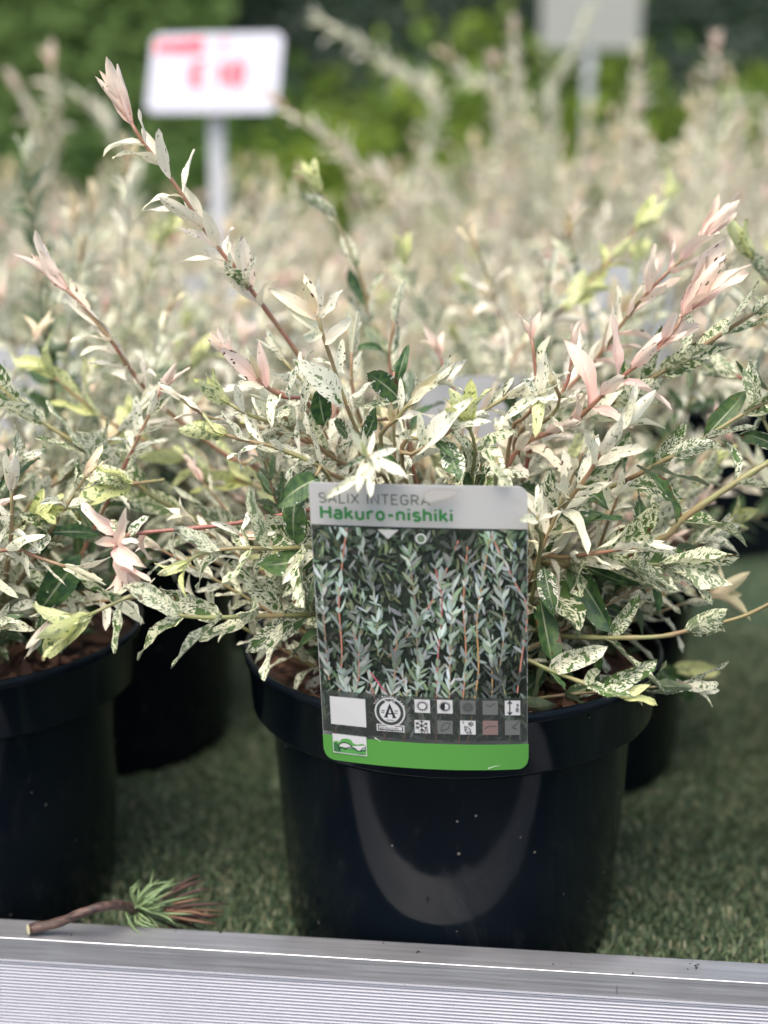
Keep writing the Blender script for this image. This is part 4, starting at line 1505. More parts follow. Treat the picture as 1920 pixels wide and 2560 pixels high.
def pleaf(u, v, ang, L, W, color):
    n = 4
    ca, sa = math.cos(ang), math.sin(ang)
    Lf, Rt = [], []
    bend = rp_.uniform(-.25, .25)
    for i in range(n + 1):
        s = i / n
        w = W * math.sin(math.pi * min(1, s * .92 + .06)) * .5
        x, y = s * L, bend * L * s * s
        for (lst, sg) in ((Lf, 1), (Rt, -1)):
            xx, yy = x * ca - (y + sg * w) * sa, x * sa + (y + sg * w) * ca
            lst.append((min(.997, max(.003, u + xx)), min(V1, max(V0, v + yy / ASP))))
    pic.strip(Lf, Rt, color)


def jitter(c, k=.3, u=None, v=None):
    f = 1 + rp_.uniform(-k, k)
    if u is not None:      # darker and lighter places of the printed picture
        f *= max(.25, 1.0 + 1.3 * mnoise.noise(Vector((u * 5, v * 6, 3.3))))
    return tuple(max(0, x * .74 * f * (1 + rp_.uniform(-.08, .08))) for x in c)


GREY = (.30, .36, .33)
DKG = (.045, .075, .045)
MID = (.12, .18, .11)
# dim background leaves, then brighter ones
for k in range(1700):
    u_, v_ = rp_.uniform(-.02, 1.02), rp_.uniform(V0, V1)
    c_ = jitter(rp_.choice((DKG, DKG, (.03, .045, .035), MID, (.10, .12, .07), (.09, .09, .075), (.14, .16, .14))), .4, u_, v_)
    L_ = rp_.uniform(.02, .08)
    pleaf(u_, v_, rp_.uniform(0, 6.28), L_, L_ * rp_.uniform(.2, .4), c_)
for k in range(900):
    u_, v_ = rp_.uniform(-.02, 1.02), V0 + (V1 - V0) * rp_.random() ** .9
    c_ = jitter(rp_.choice((MID, (.17, .23, .18), GREY, GREY, (.10, .13, .07), (.20, .25, .13), DKG, (.24, .27, .26))), .35, u_, v_)
    L_ = rp_.uniform(.02, .075)
    pleaf(u_, v_, -1.57 + rp_.gauss(0, .6), L_, L_ * rp_.uniform(.14, .28), c_)
# red shoots with grey-green leaves
for (pts, c_, lf) in (
        ([(.07, V1), (.095, .62), (.125, .40), (.155, .15)], (.42, .14, .10), 1), ([(.30, V1), (.22, .62), (.16, .52)], (.40, .12, .11), 1),
        ([(.34, .60), (.45, .47), (.56, .36), (.66, .18)], (.40, .13, .10), 1), ([(.24, .66), (.36, .77), (.50, .88)], (.40, .06, .10), 0),
        ([(.55, V1), (.57, .62), (.60, .40), (.57, .28)], (.36, .10, .09), 2), ([(.66, V1), (.695, .60), (.70, .40), (.715, .2)], (.42, .16, .09), 2),
        ([(.715, V1), (.745, .64), (.775, .45), (.80, .17)], (.42, .20, .09), 2), ([(.83, .16), (.92, .32), (.985, .42), (.96, .62), (.94, .72)], (.45, .16, .12), 1),
        ([(.40, V1), (.42, .72), (.36, .60)], (.38, .16, .08), 1), ([(.03, .70), (.05, .50), (.03, .30)], (.30, .14, .10), 2), ([(.26, .60), (.28, .40), (.24, .22)], (.16, .14, .08), 1), ([(.48, .66), (.46, .42), (.44, .24)], (.20, .13, .08), 1),
        ([(.62, .80), (.64, .55), (.66, .35)], (.30, .15, .09), 2), ([(.86, .62), (.88, .45), (.85, .25)], (.26, .16, .10), 2), ([(.10, .86), (.18, .70), (.20, .58)], (.36, .13, .10), 2), ([(.33, .86), (.35, .66), (.40, .50)], (.30, .15, .09), 2), ([(.80, .88), (.82, .70), (.80, .52)], (.30, .17, .09), 2), ([(.20, V1), (.14, .75), (.11, .66)], (.34, .12, .10), 1), ([(.50, V1), (.47, .7), (.52, .55)], (.20, .14, .08), 1), ([(.90, V1), (.88, .72), (.84, .62)], (.22, .18, .10), 1)):
    cur, _ = catmull([Vector((a + rp_.gauss(0, .012), b, 0)) for a, b in pts], 26)
    pic.stroke([(p_.x, min(V1, max(V0, p_.y))) for p_ in cur], .0068, tuple(x * k_ for x, k_ in zip(c_, (.85, 1.05, 1.05))))
    if lf:
        for i in range(1, 26):
            if rp_.random() < .15: continue
            d_ = cur[min(25, i + 1)] - cur[i - 1]
            an = math.atan2(d_.y * ASP, d_.x)
            if math.sin(an) > 0: an += math.pi
            for sg in (1, -1):
                if rp_.random() < .25: continue
                pleaf(cur[i].x, cur[i].y, an + sg * rp_.uniform(.05, .85), rp_.uniform(.028, .085) * (1.1 if lf == 2 else 1), rp_.uniform(.009, .022), jitter(rp_.choice((GREY, (.34, .40, .35), (.26, .32, .27), (.40, .45, .41), (.20, .27, .18))), .25, cur[i].x, cur[i].y))
to_label(pic.build('printed_picture', None, M['print']))

# translucent dark band behind the symbols
t = NT('label_dark_band')
tr_ = t.n('ShaderNodeBsdfTransparent')
mx_ = t.n('ShaderNodeMixShader')
mx_.inputs[0].default_value = .62
t.t.links.new(tr_.outputs[0], mx_.inputs[1])
t.t.links.new(t.pbsdf((.035, .040, .036), .34), mx_.inputs[2])
band_m = t.finish(mx_.outputs[0])
OFF2 = pic.off + .00006
band = Print(OFF2)
for j in range(12):
    a, b = .003 + .994 * j / 12, .003 + .994 * (j + 1) / 12
    band.off = OFF2
    band.strip([(a, .735), (b, .735)], [(a, V1), (b, V1)], (0, 0, 0), 0)
to_label(band.build('dark_band', None, band_m))

# white heading with a pointer, green foot; each printed mark is a part of its own
def flush(name):
    global ink
    if ink.k:
        to_label(ink.build(name, None, M['print']))
    ink = Print(ink.off + 3e-6)


ink = Print(OFF2 + .00005)
WHT, BLK, GRN, DGR = (.42, .42, .415), (.010, .011, .014), (.062, .21, .038), (.022, .13, .038)
head = [(.0, .1475), (.30, .1475), (.35, .178), (.40, .1475), (1.0, .1475)]
HB = .1475
ink.poly([(.305, HB - .0005), (.352, .180), (.402, HB - .0005)], (.375, .375, .362))
flush('heading_pointer')
# green foot follows the rounded lower corners
rb = .055
foot_o = ink.off
UB = sorted(set([i / 20 for i in range(21)] + [rb * i / 8 for i in range(9)] + [1 - rb * i / 8 for i in range(9)]))
for a, b in zip(UB, UB[1:]):

    def low(u):
        if u < rb: return (ASP - rb + math.sqrt(max(0, rb * rb - (rb - u) ** 2))) / ASP
        if u > 1 - rb: return (ASP - rb + math.sqrt(max(0, rb * rb - (u - 1 + rb) ** 2))) / ASP
        return 1.0
    ink.off = foot_o
    ink.strip([(a, .905), (b, .905)], [(a, low(a) - .0008), (b, low(b) - .0008)], GRN, 2e-5)
ink.off = foot_o + 4e-5
flush('green_foot')
ua, va = uvp(797, 1224)
write(ink, 'SALIX INTEGRA', ua, va, .044, .0060, (.035, .055, .042), width=uvp(1072, 1240)[0] - ua, track=.17)
flush('heading_text')
ua, va = uvp(801, 1255)
write(ink, 'Hakuro-nishiki', ua, va, .056, .0135, DGR, width=uvp(1131, 1280)[0] - ua, track=.13)


def quad(px0, py0, px1, py1, color, sk=0.0):
    a, b = uvp(px0, py0), uvp(px1, py1)
    ink.strip([a, (b[0], a[1])], [(a[0], b[1]), b], color)
    return a[0], a[1], b[0], b[1]


flush('variety_name')
quad(824, 1724, 915, 1808, WHT)          # plain white sticker square
flush('white_square')


def cell(cx, cy, color, h=19.5):
    return quad(cx - h, cy - h * .93, cx + h, cy + h * .93, color)


def sub_pts(q, pts):
    (u0, v0, u1, v1) = q
    return [(u0 + (u1 - u0) * a, v0 + (v1 - v0) * b) for a, b in pts]


def sun_icon(q, full, ck, face):
    for i in range(16):
        a = i * 22.5
        ink.poly(sub_pts(q, [(.5 + .28 * math.cos(R(a - 9)), .5 + .28 * math.sin(R(a - 9))), (.5 + .47 * math.cos(R(a)), .5 + .47 * math.sin(R(a))), (.5 + .28 * math.cos(R(a + 9)), .5 + .28 * math.sin(R(a + 9)))]), ck)
    ink.poly(sub_pts(q, arc(.5, .5, .30, .30, 0, 345, 23)), ck)
    ink.poly(sub_pts(q, arc(.5, .5, .235, .235, 0, 345, 23)), face)
    if not full:
        ink.poly(sub_pts(q, arc(.5, .5, .235, .235, 90, 270, 12)), ck)


def flake(q, cx, cy, r, w, rays=(-90, -30, 30, 90, 150, 210)):
    for a in rays:
        d = (math.cos(R(a)), math.sin(R(a)))
        ink.stroke(sub_pts(q, [(cx, cy), (cx + d[0] * r, cy + d[1] * r)]), w, BLK)
        for sg in (-50, 50):
            e = (math.cos(R(a + sg)), math.sin(R(a + sg)))
            ink.stroke(sub_pts(q, [(cx + d[0] * r * .55, cy + d[1] * r * .55), (cx + d[0] * r * .55 + e[0] * r * .38, cy + d[1] * r * .55 + e[1] * r * .38)]), w, BLK)


XS, Y1, Y2 = (1053, 1109, 1166, 1222, 1278), 1753, 1807
FNT = (.10, .105, .10)
sun_icon(cell(XS[0], Y1, WHT), True, BLK, WHT)
flush('symbol')
sun_icon(cell(XS[1], Y1 + 1, WHT), False, BLK, WHT)
flush('symbol')
sun_icon(cell(XS[2], Y1 + 2, FNT), True, (.045, .05, .045), (.06, .065, .06))
flush('symbol')


def dim_icon(cx, cy, color, pts):
    ink.stroke(sub_pts(cell(cx, cy, color), pts), .004, (.03, .034, .03))
    flush('symbol')


dim_icon(XS[3], Y1 + 2, FNT, [(.2, .3), (.5, .4), (.8, .2)])
q = cell(XS[4], Y1 + 1, WHT)
ink.stroke(sub_pts(q, [(.32, .06), (.32, .94)]), .006, BLK)
ink.stroke(sub_pts(q, [(.18, .22), (.32, .05), (.46, .22)]), .006, BLK)
ink.stroke(sub_pts(q, [(.18, .78), (.32, .95), (.46, .78)]), .006, BLK)
write(ink, '200 cm', q[0] + (q[2] - q[0]) * .72, q[1] + (q[3] - q[1]) * .80, .0135, .0028, BLK, rot=-math.pi / 2, width=.042)
flush('symbol')
q = cell(XS[0], Y2, WHT)
flake(q, .46, .42, .46, .0048)
write(ink, '-25°C', q[0] + (q[2] - q[0]) * .30, q[1] + (q[3] - q[1]) * .74, .0145, .0032, BLK, width=.046)
flush('symbol')
dim_icon(XS[1], Y2 + 1, FNT, [(.25, .8), (.3, .4), (.6, .15), (.85, .2), (.7, .6), (.25, .8)])
q = cell(XS[2], Y2 + 1, WHT)
flake(q, .70, .24, .20, .0030)
ink.poly(sub_pts(q, [(.26, .38), (.48, .42), (.68, .60), (.74, .96), (.46, .97), (.28, .74)]), BLK)
ink.poly(sub_pts(q, [(.31, .44), (.46, .47), (.62, .62), (.67, .92), (.49, .92), (.34, .72)]), WHT)
ink.stroke(sub_pts(q, [(.18, .05), (.24, .22)]), .0045, BLK)
for (a, b) in (((.30, .42), (.66, .95)), ((.34, .70), (.58, .58)), ((.44, .86), (.66, .74)), ((.42, .48), (.36, .66))):
    ink.stroke(sub_pts(q, [a, b]), .0030, BLK)
flush('symbol')
dim_icon(XS[3], Y2, (.16, .11, .10), [(.1, .6), (.4, .4), (.9, .4)])
dim_icon(XS[4], Y2 - 2, FNT, [(.95, .05), (.5, .5), (.8, .6)])

# round quality emblem: ring, letter A, name, number plate
eu, ev = uvp(973, 1768)


def ering(r0, r1, color, a0=0, a1=360, n=40):
    w = r1 - r0
    rm = (r0 + r1) / 2
    pts = arc(eu, ev, rm, rm / ASP, a0, a1, n)
    ink.stroke(pts[:-1] if a1 - a0 >= 360 else pts, w, color, closed=a1 - a0 >= 360)


def edisc(r, color, n=32):
    ink.poly(arc(eu, ev, r, r / ASP, 0, 360 - 360 / n, n - 1), color)


edisc(.073, WHT)
edisc(.066, (.030, .036, .032))
ink.poly([(eu - .030, ev - .068 / ASP), (eu + .030, ev - .068 / ASP), (eu + .016, ev - .030 / ASP), (eu - .016, ev - .030 / ASP)], WHT)
edisc(.050, WHT)
for (a, b) in ((-.040, -.006), (-.042, .004), (.020, .004), (.022, -.008)):
    ink.stroke([(eu + a, ev + b / ASP), (eu + a + .016, ev + b / ASP)], .005, (.03, .035, .03))
ink.stroke([(eu - .020, ev + .024 / ASP), (eu, ev - .032 / ASP), (eu + .020, ev + .024 / ASP)], .013, BLK)
ink.stroke([(eu - .012, ev + .008 / ASP), (eu + .012, ev + .008 / ASP)], .007, BLK)
for sx in (-1, 1):
    ink.stroke([(eu + sx * .020 - .010, ev + .026 / ASP), (eu + sx * .020 + .010, ev + .026 / ASP)], .006, BLK)
ink.stroke([(eu - .018, ev + .040 / ASP), (eu + .018, ev + .040 / ASP)], .004, BLK)
write(ink, 'MPS', eu - .022, ev - .064 / ASP, .014, .0032, BLK, width=.044)
q = quad(940, 1798, 1009, 1822, WHT)
q = quad(943, 1800.5, 1006, 1819.5, BLK)
q = quad(946, 1803, 1003, 1817, WHT)
write(ink, '801542/01', q[0] + .004, q[1] + .004, .0165, .0028, (.06, .06, .065), width=.092)
txt = 'www.my-mps.com'
for i, ch in enumerate(txt):
    a = -152 + 124 * i / (len(txt) - 1)
    r = .085
    write(ink, ch, eu + r * math.cos(R(a)) - .003, ev + r * math.sin(R(a)) / ASP, .0085, .0020, WHT, rot=R(a + 90))

flush('quality_emblem')
# hill emblem on the green foot
q = quad(831, 1820, 917, 1884, WHT)
q0 = q
q = (q[0] + .003, q[1] + .002, q[2] - .003, q[3] - .003)
HG, HD = (.070, .24, .055), (.030, .11, .040)


def hill(pts, c):
    ink.poly(sub_pts(q, pts), c)


def mound(cx, top, rx, c, base=1.0, a0=180, a1=360):
    pts = [(min(1, max(0, x)), y) for x, y in arc(cx, base, rx, base - top, a0, a1, 16)]
    hill(pts, c)


ink.poly(sub_pts(q, [(0, .42), (.10, .36), (.2, .42), (.22, .30), (.30, .20), (.42, .17), (.54, .22), (.61, .40), (.72, .46), (.82, .40), (.92, .38), (1, .44), (1, .99), (0, .99)]), HG)
ink.poly(sub_pts(q, [(.16, .62), (.24, .46), (.36, .42), (.48, .50), (.55, .62), (.40, .70), (.26, .68)]), WHT)
ink.stroke(sub_pts(q, arc(.36, .72, .22, .30, 190, 340, 12)), .005, BLK)
ink.poly(sub_pts(q, [(0, .50), (.10, .58), (.18, .72), (.24, .99), (0, .99)]), HD)
ink.poly(sub_pts(q, [(.18, .72), (.30, .68), (.44, .72), (.62, .66), (.76, .78), (.90, .70), (1, .60), (1, .92), (.24, .92)]), HD)
ink.poly(sub_pts(q, [(.22, .78), (.40, .78), (.60, .74), (.74, .86), (.90, .82), (1, .76), (1, .99), (.24, .99)]), HG)
for a in (arc(.02, .95, .17, .46, -90, -5, 8), arc(.26, .86, .10, .17, 190, 340, 8), arc(.54, .95, .22, .32, 200, 340, 10), arc(1.0, .90, .18, .34, 190, 270, 8)):
    ink.stroke(sub_pts(q, [(min(1, max(0, x)), min(1, y)) for x, y in a]), .004, BLK)
ink.poly(sub_pts(q, [(.70, .99), (.80, .93), (.92, .93), (.99, .99)]), HD)
flush('hill_emblem')
# pale scuffs
for (a, b, c_) in (((935, 1835), (950, 1846), .005), ((1216, 1915), (1248, 1905), .004)):
    u0, v0 = uvp(*a)
    u1, v1 = uvp(*b)
    ink.stroke([(u0, v0), ((u0 + u1) / 2, (v0 + v1) / 2 - .002), (u1, v1)], c_, (.5, .62, .45), w1=.001)
    flush('scuff')
flush('scuff')
# tea-coloured water stain on the heading
ink2 = [(1056, 1222), (1072, 1214), (1100, 1212), (1150, 1216), (1140, 1226), (1120, 1234), (1095, 1240), (1068, 1246), (1058, 1240)]
ink.poly([uvp(*a) for a in ink2], (.30, .285, .245))
cx_, cy_ = 1098, 1227
ink.poly([uvp(cx_ + (a[0] - cx_) * .93, cy_ + (a[1] - cy_) * .86) for a in ink2], (.355, .346, .322))
flush('water_stain')
# eyelet hole through the card, with a pale burr round it
hu, hv = uvp(1050, 1331)
ey = Print(ink.off + 5e-5)
ey.poly([(x, y) for x, y in arc(hu, hv, .0245, .0245 / ASP, 0, 340, 17)], (.5, .52, .48), 0)
ey.poly([(x, y) for x, y in arc(hu, hv, .0190, .0190 / ASP, 0, 340, 17)], (.10, .14, .09), 2e-5)
to_label(ey.build('eyelet', None, M['print']))

# ------------------------------------------------------------------ labels of the plants behind, mostly hidden in foliage
for (px, py, Y, w, h, rz, lab) in ((1190, 1030, .17, .07, .045, .1, 'pale plant label half hidden behind the middle shoots'),
                                   (95, 985, .36, .09, .07, -.1, 'pale plant label half hidden in foliage near the left edge'),
                                   (1550, 790, .55, .094, .09, .15, 'pale plant label in the blurred row right of the middle'),
                                   (560, 800, .78, .094, .09, -.1, 'pale plant label in the blurred row left of the middle')):
    c0 = at(px, py, Y)
    o = empty('plant_label', c0, rz)
    tag(o, lab, 'plant label', 'small labels of the plants behind')
    v = []
    for yy in (-.0004, .0004):
        for (sx, sz) in ((-1, -1), (1, -1), (1, .8), (.85, 1), (-.85, 1), (-1, .8)):
            v.append((sx * w / 2, yy, sz * h / 2))
    link('card', mesh('card', v, [(0, 1, 2, 3, 4, 5), (11, 10, 9, 8, 7, 6)] + [(i, (i + 1) % 6, 6 + (i + 1) % 6, 6 + i)[::-1] for i in range(6)], plain('label_card_pale', (.38, .39, .40), .4)), o)
    z0 = -c0.z + .146
    sv = [(sx * .004, sy * .0005 + .001, zz) for zz in (z0, -h / 2 + .01) for (sx, sy) in ((-1, -1), (1, -1), (1, 1), (-1, 1))]
    link('stake', mesh('stake', sv, [(3, 2, 1, 0), (4, 5, 6, 7), (0, 1, 5, 4), (1, 2, 6, 5), (2, 3, 7, 6), (3, 0, 4, 7)], plain('label_stake_pale', (.55, .56, .56), .4)), o)

# ------------------------------------------------------------------ price sign on its stake
def sign(name, px, py, Y, w, h, lean, roll, label_, cat, cm, text, zbase, stake_px=None, yaw=0.0):
    c0 = at(px, py, Y)
    h = h / max(.5, math.cos(lean))
    o = empty(name, (c0.x, c0.y, zbase))
    tag(o, label_, cat)
    Mx = Matrix.Translation((0, 0, c0.z - zbase)) @ Matrix.Rotation(yaw, 4, 'Z') @ Matrix.Rotation(roll, 4, 'Y') @ Matrix.Rotation(lean, 4, 'X')
    out = []
    r = .012
    for (cx, cz, a0) in ((w / 2 - r, h / 2 - r, 0), (-w / 2 + r, h / 2 - r, 90), (-w / 2 + r, -h / 2 + r, 180), (w / 2 - r, -h / 2 + r, 270)):
        for i in range(6):
            a = R(a0 + 18 * i)
            out.append((cx + r * math.cos(a), cz + r * math.sin(a)))
    n = len(out)
    v = [Mx @ Vector((x, -.0015, z)) for x, z in out] + [Mx @ Vector((x, .0015, z)) for x, z in out]
    f = [tuple(range(n)), tuple(range(2 * n - 1, n - 1, -1))] + [(i, n + i, n + (i + 1) % n, (i + 1) % n) for i in range(n)]
    link('board', mesh('board', v, f, cm), o)
    z1 = c0.z - zbase - h / 2 + .02
    sw = .010
    sv = []
    for (zz, k) in ((0.0, 1.0), (z1, 1.0)):
        for (sx, sy) in ((-1, -.35), (1, -.35), (1, .35), (-1, .35)):
            sv.append((sx * sw * k, .006 + sy * sw, zz))
    link('stake', mesh('stake', sv, [(3, 2, 1, 0), (4, 5, 6, 7), (0, 1, 5, 4), (1, 2, 6, 5), (2, 3, 7, 6), (3, 0, 4, 7)], plain(name + '_stake', (.46, .47, .49), .5)), o)
    if text:
        red = plain('red_marker_ink', (.60, .03, .06), .5)
        vv, ff = [], []
        off = -.0018
        for (s_, x, z, size, wd, width) in text:
            seq = list(s_)
            adv = sum(glyph(c)[1] + .12 for c in seq)
            kx = width / (adv * size)
            xx = 0
            for ch in seq:
                st_, a_ = glyph(ch)
                for pl in st_:
                    off -= 4e-6
                    P = [Vector((x + (xx + gx) * size * kx, z - gy * size)) for gx, gy in pl]
                    b = len(vv)
                    for i, p_ in enumerate(P):
                        d_ = (P[min(len(P) - 1, i + 1)] - P[max(0, i - 1)])
                        d_ = d_.normalized() if d_.length > 1e-9 else Vector((1, 0))
                        q_ = Vector((-d_.y, d_.x)) * wd / 2
                        vv.append(Mx @ Vector(((p_ + q_).x, off, (p_ + q_).y)))
                        vv.append(Mx @ Vector(((p_ - q_).x, off, (p_ - q_).y)))
                    for i in range(len(P) - 1):
                        ff.append((b + 2 * i, b + 2 * i + 1, b + 2 * i + 3, b + 2 * i + 2))
                xx += a_ + .12
        link('lettering', mesh('lettering', vv, ff, red), o)
    return o


SW, SH = .172, .096
sign('price_sign', 536, 183, 1.17, SW, SH, R(-20), R(0), 'white price sign with red handwriting on a pale stake', 'price sign', plain('sign_board_white', (.38, .39, .44), .5),
     [('HAKURO', -.078, .042, .016, .0062, .062), ('1', .006, .044, .019, .0050, .010), ('e', -.030, .012, .028, .0095, .024), ('10', .004, .012, .028, .0095, .040)], 0.0, yaw=R(-14))
sign('notice_board', 1480, -35, 2.6, .215, .26, R(0), R(0), 'grey blank-looking notice board on a pale post among the shrubs', 'sign', plain('notice_grey', (.27, .28, .25), .7), None, GZ)

# ------------------------------------------------------------------ spent flower head lying on the rail
def flower():
    pts_px = [(78, 2322, -.083, .043), (150, 2305, 0, 0), (215, 2278, 0, 0), (290, 2262, 0, 0), (342, 2276, 0, 0)]
    z_ = [RZ + .0035, RZ + .008, RZ + .016, RZ + .014, RZ + .003]
    P = [atz(p_[0], p_[1], zz) for p_, zz in zip(pts_px, z_)]
    root = empty('spent_flower', P[0])
    tag(root, 'brown cut stem with green tuft and dried brown strands, lying on the aluminium edge', 'dead flower')
    O = Vector(P[0])
    L = [p_ - O for p_ in P]
    pp, tot = catmull(L, 22)
    v, f = tube(pp, [.0027 + .0002 * math.sin(i * 1.7) - .0004 * math.sin(i / 21 * 3.14) for i in range(22)], 10)
    t = NT('brown_flower_stem')
    tc = t.n('ShaderNodeTexCoord')
    n = t.noise(tc.outputs['Object'], 120, 4)
    n = t.noise(t.mapping(tc.outputs['Object'], scale=(.35, 1, 1)), 420, 5, .7)
    c = t.mix(t.ramp(n, .3, .7), (.022, .013, .011), (.12, .07, .055))
    o = link('stem', mesh('stem', v, f, t.finish(t.pbsdf(c, .5, t.bump(n, .8, .0012))), True), root)
    # pale cut end with a ring
    T0 = ((pp[0] - pp[1]).normalized() + (CAM - P[0]).normalized() * .7).normalized()
    a, b = frame(T0)
    cv = [pp[0] + T0 * .0020] + [pp[0] + T0 * .0016 + (a * math.cos(6.2832 * k / 12) + b * math.sin(6.2832 * k / 12)) * .0027 for k in range(12)]
    link('cut_end', mesh('cut_end', cv, [(0, 1 + k, 1 + (k + 1) % 12) for k in range(12)], plain('pale_pith', (.42, .38, .24), .7)), o)
    rng = random.Random(8)
    ax = (pp[-1] - pp[-4]).normalized()
    ax = (ax * .5 + Vector((E.x, E.y, 0)) * .8).normalized()
    a, b = frame(ax)
    gm, dm = plain('fresh_bract', (.16, .23, .10), .5), plain('dried_strand', (.060, .028, .024), .7)
    dm2 = plain('dried_strand_tan', (.20, .11, .065), .7)
    c0 = pp[-1]
    for k in range(60):
        ph = rng.uniform(0, 6.28)
        an = R(rng.uniform(15, 105))
        rad = a * math.cos(ph) + b * math.sin(ph)
        if (rad * math.sin(an)).z < -.5: rad.z *= -1
        d = (ax * math.cos(an) + rad * math.sin(an)).normalized()
        ln = rng.uniform(.008, .024)
        wob = Vector((rng.gauss(0, .0026), rng.gauss(0, .0026), rng.gauss(0, .0026)))
        q = [c0 + d * .001, c0 + d * ln * .5 + ax * .001 + wob, c0 + d * ln + ax * ln * .35 + wob * .5]
        p2, _ = catmull(q, 5)
        v, f = tube(p2, [.0005, .0007, .0007, .0005, .0001], 4)
        link('bract', mesh('bract', v, f, gm, True), root)
    for k in range(26):
        ph = rng.uniform(0, 6.28)
        an = R(abs(rng.gauss(0, 20)))
        rad = a * math.cos(ph) + b * math.sin(ph)
        d = (ax * math.cos(an) + rad * math.sin(an) + Vector((0, 0, .05))).normalized()
        s0, s1 = rng.uniform(.012, .02), rng.uniform(.030, .047)
        q = [c0 + d * s0, c0 + d * (s0 + s1) * .5 + Vector((0, 0, rng.uniform(-.001, .002))), c0 + d * s1]
        p2, _ = catmull(q, 5)
        v, f = tube(p2, [.0006, .0008, .0008, .0006, .0003], 4)
        link('dried_strand', mesh('dried_strand', v, f, dm if rng.random() < .7 else dm2, True), root)


flower()

# crumbs of bark and soil on the rail
rng = random.Random(31)
CRUMB = plain('dark_crumb', (.02, .016, .012), .9)
cv, cf = [], []
for (px, py, n_) in ((1735, 2415, 9), (1838, 2413, 2), (1045, 2388, 3), (965, 2352, 3), (180, 2338, 1), (1590, 2436, 2), (1370, 2415, 3), (560, 2330, 4)):
    for k in range(n_):
        c0 = atz(px + rng.gauss(0, 9), py + rng.gauss(0, 5), RZ)
        w_ = (c0 - EDGE0).dot(Q)
        if not (-WT + .001 < w_ < -.001): continue
        s_ = rng.uniform(.0005, .0012)
        b_ = len(cv)
        cv += [c0 + Vector((rng.uniform(-1, 1) * s_, rng.uniform(-1, 1) * s_, z_)) for z_ in (.0001, .0001, .0001, s_)]
        cf += [(b_, b_ + 1, b_ + 3), (b_ + 1, b_ + 2, b_ + 3), (b_ + 2, b_, b_ + 3), (b_, b_ + 2, b_ + 1)]
cb = link('soil_crumbs', mesh('soil_crumbs', cv, cf, CRUMB))
tag(cb, 'tiny dark soil crumbs scattered on the aluminium edge', 'crumbs', kind='stuff')

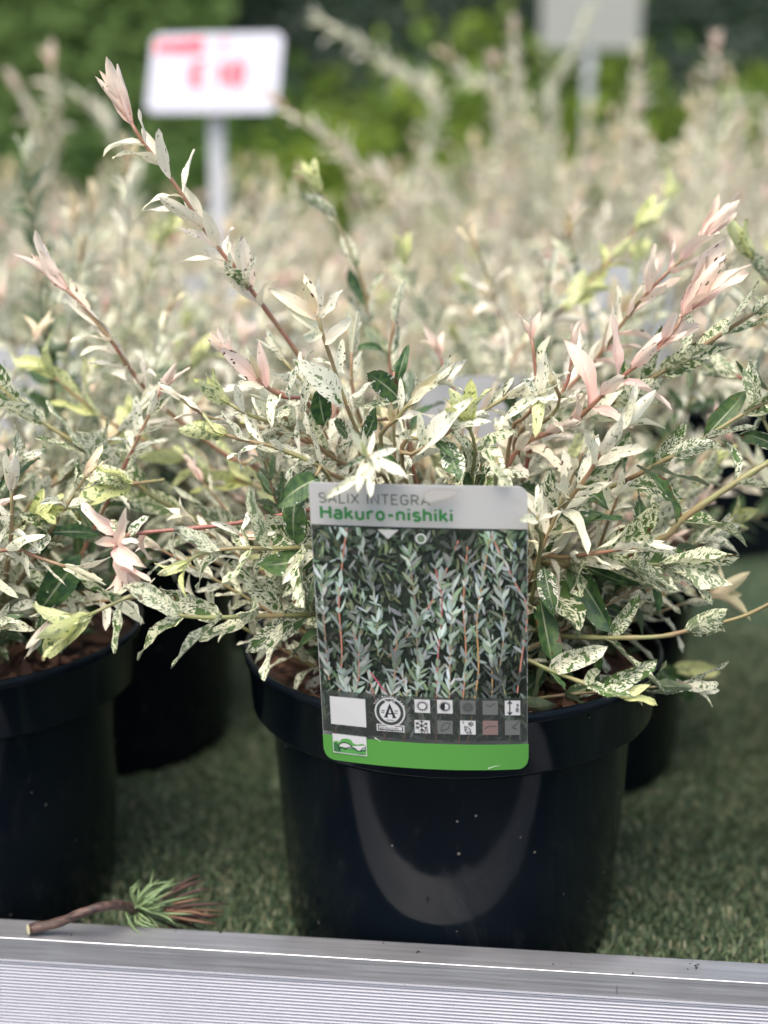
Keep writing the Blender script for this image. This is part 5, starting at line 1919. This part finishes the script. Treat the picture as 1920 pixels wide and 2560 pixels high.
# ------------------------------------------------------------------ shrubs, hedge and trees behind
def shrub(name, loc, rx, ry, h, n, leaf, mat, label_, cat, group, seed, shape='round', trunk_h=.25):
    g = np.random.default_rng(seed)
    root = empty(name, loc)
    tag(root, label_, cat, group)
    if shape == 'box':
        P = g.uniform(-1, 1, (n, 3)) * np.array([rx, ry, h / 2]) + np.array([0, 0, h / 2])
        k = g.integers(0, 3, n)
        P[k == 0, 1] = -ry + g.exponential(.06, (k == 0).sum())
        P[k == 1, 2] = h - g.exponential(.06, (k == 1).sum())
        P += g.normal(0, .03, P.shape)
    else:
        # clumps spread through an uneven crown
        nc = 70
        d = g.normal(0, 1, (nc, 3))
        d /= np.linalg.norm(d, axis=1)[:, None]
        rr = g.uniform(.45, 1.0, nc) ** .6
        C = d * rr[:, None] * np.array([rx, ry, h * .42]) + np.array([0, 0, h * .58])
        C[:, 2] = np.maximum(C[:, 2], h * .14)
        idx = g.integers(0, nc, n)
        P = C[idx] + g.normal(0, 1, (n, 3)) * np.array([rx, ry, h * .5]) * .13
    if shape == 'box':
        # dense inner twigs that close the hedge
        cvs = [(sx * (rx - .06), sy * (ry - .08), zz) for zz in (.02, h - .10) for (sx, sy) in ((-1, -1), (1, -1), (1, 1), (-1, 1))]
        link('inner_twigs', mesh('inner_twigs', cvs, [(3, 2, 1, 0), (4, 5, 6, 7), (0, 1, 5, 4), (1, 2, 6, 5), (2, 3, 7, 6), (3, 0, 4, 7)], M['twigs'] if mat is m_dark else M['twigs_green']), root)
    nrm = g.normal(0, 1, (n, 3)) * (.55 if shape == 'box' else 1.0) + np.array([0, -.7 if shape == 'box' else -.2, .8])
    nrm /= np.linalg.norm(nrm, axis=1)[:, None]
    a = np.cross(nrm, g.normal(0, 1, (n, 3)))
    a /= np.linalg.norm(a, axis=1)[:, None]
    b = np.cross(nrm, a)
    L = leaf * g.uniform(.7, 1.3, (n, 1))
    V = np.stack([P - a * L * .5, P + b * L * .24 + nrm * L * .06, P + a * L * .5, P - b * L * .24 + nrm * L * .06], 1).reshape(-1, 3)
    me = bpy.data.meshes.new('crown')
    me.vertices.add(len(V))
    me.vertices.foreach_set('co', V.astype(np.float32).ravel())
    me.loops.add(4 * n)
    me.loops.foreach_set('vertex_index', np.arange(4 * n).astype(np.int32))
    me.polygons.add(n)
    me.polygons.foreach_set('loop_start', (np.arange(n) * 4).astype(np.int32))
    me.polygons.foreach_set('loop_total', np.full(n, 4, np.int32))
    me.update(calc_edges=True)
    cc = np.repeat(np.clip(g.normal(.5, .28, (n, 1)), 0, 1), 4, 0)
    at_ = me.color_attributes.new('vc', 'FLOAT_COLOR', 'POINT')
    at_.data.foreach_set('color', np.concatenate([cc, cc, cc, np.ones_like(cc)], 1).astype(np.float32).ravel())
    me.materials.append(mat)
    link('crown', me, root)
    rs = random.Random(seed)
    for k in range(4):
        an = rs.uniform(0, 6.28)
        q = [Vector((rs.uniform(-.04, .04), rs.uniform(-.04, .04), 0)), Vector((math.cos(an) * rx * .25, math.sin(an) * ry * .25, h * .35)), Vector((math.cos(an) * rx * .5, math.sin(an) * ry * .5, h * .75))]
        p2, _ = catmull(q, 7)
        v, f = tube(p2, [.022 - .0025 * i for i in range(7)], 6)
        link('trunk' if k == 0 else 'limb', mesh('limb', v, f, M['bark'], True), root)
    return root


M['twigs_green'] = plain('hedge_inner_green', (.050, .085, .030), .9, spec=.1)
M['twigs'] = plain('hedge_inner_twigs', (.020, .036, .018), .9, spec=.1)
m_lime = bush_material('lime_shrub_leaf', (.055, .105, .015), (.22, .30, .035), .35)
m_mid = bush_material('mid_green_leaf', (.022, .055, .014), (.085, .15, .03), .3)
m_fresh = bush_material('fresh_hedge_leaf', (.095, .165, .050), (.20, .30, .090), .4)
m_dark = bush_material('dark_evergreen_leaf', (.042, .062, .050), (.090, .122, .095), .25)
SG = 'leafy shrubs behind the bench'
shrub('leafy_shrub', (.13, 2.75, GZ), .50, .4, 1.42, 6500, .055, m_lime, 'bright yellow-green shrub behind the middle of the bench', 'shrub', SG, 201)
shrub('leafy_shrub', (.75, 2.95, GZ), .42, .4, 1.27, 4600, .055, m_lime, 'bright yellow-green shrub around the grey notice board post', 'shrub', SG, 202)
shrub('leafy_shrub', (1.32, 3.05, GZ), .42, .4, 1.22, 4600, .055, m_lime, 'yellow-green shrub at the right edge behind the bench', 'shrub', SG, 203)
shrub('leafy_shrub', (-.42, 3.1, GZ), .36, .35, 1.22, 3800, .055, m_mid, 'mid green shrub behind the white price sign', 'shrub', SG, 204)
shrub('leafy_shrub', (-1.05, 3.4, GZ), .5, .4, 1.15, 4600, .06, m_mid, 'mid green shrub behind the bench at the left edge', 'shrub', SG, 205)
shrub('clipped_hedge', (-2.75, 7.6, GZ), 1.9, .4, 2.6, 34000, .10, m_fresh, 'tall mid green hedge behind the upper left of the picture', 'hedge', None, 206, 'box')
shrub('clipped_hedge', (1.7, 8.4, GZ), 2.75, .4, 3.0, 24000, .085, m_dark, 'tall dark evergreen hedge across the upper right of the picture', 'hedge', None, 207, 'box')
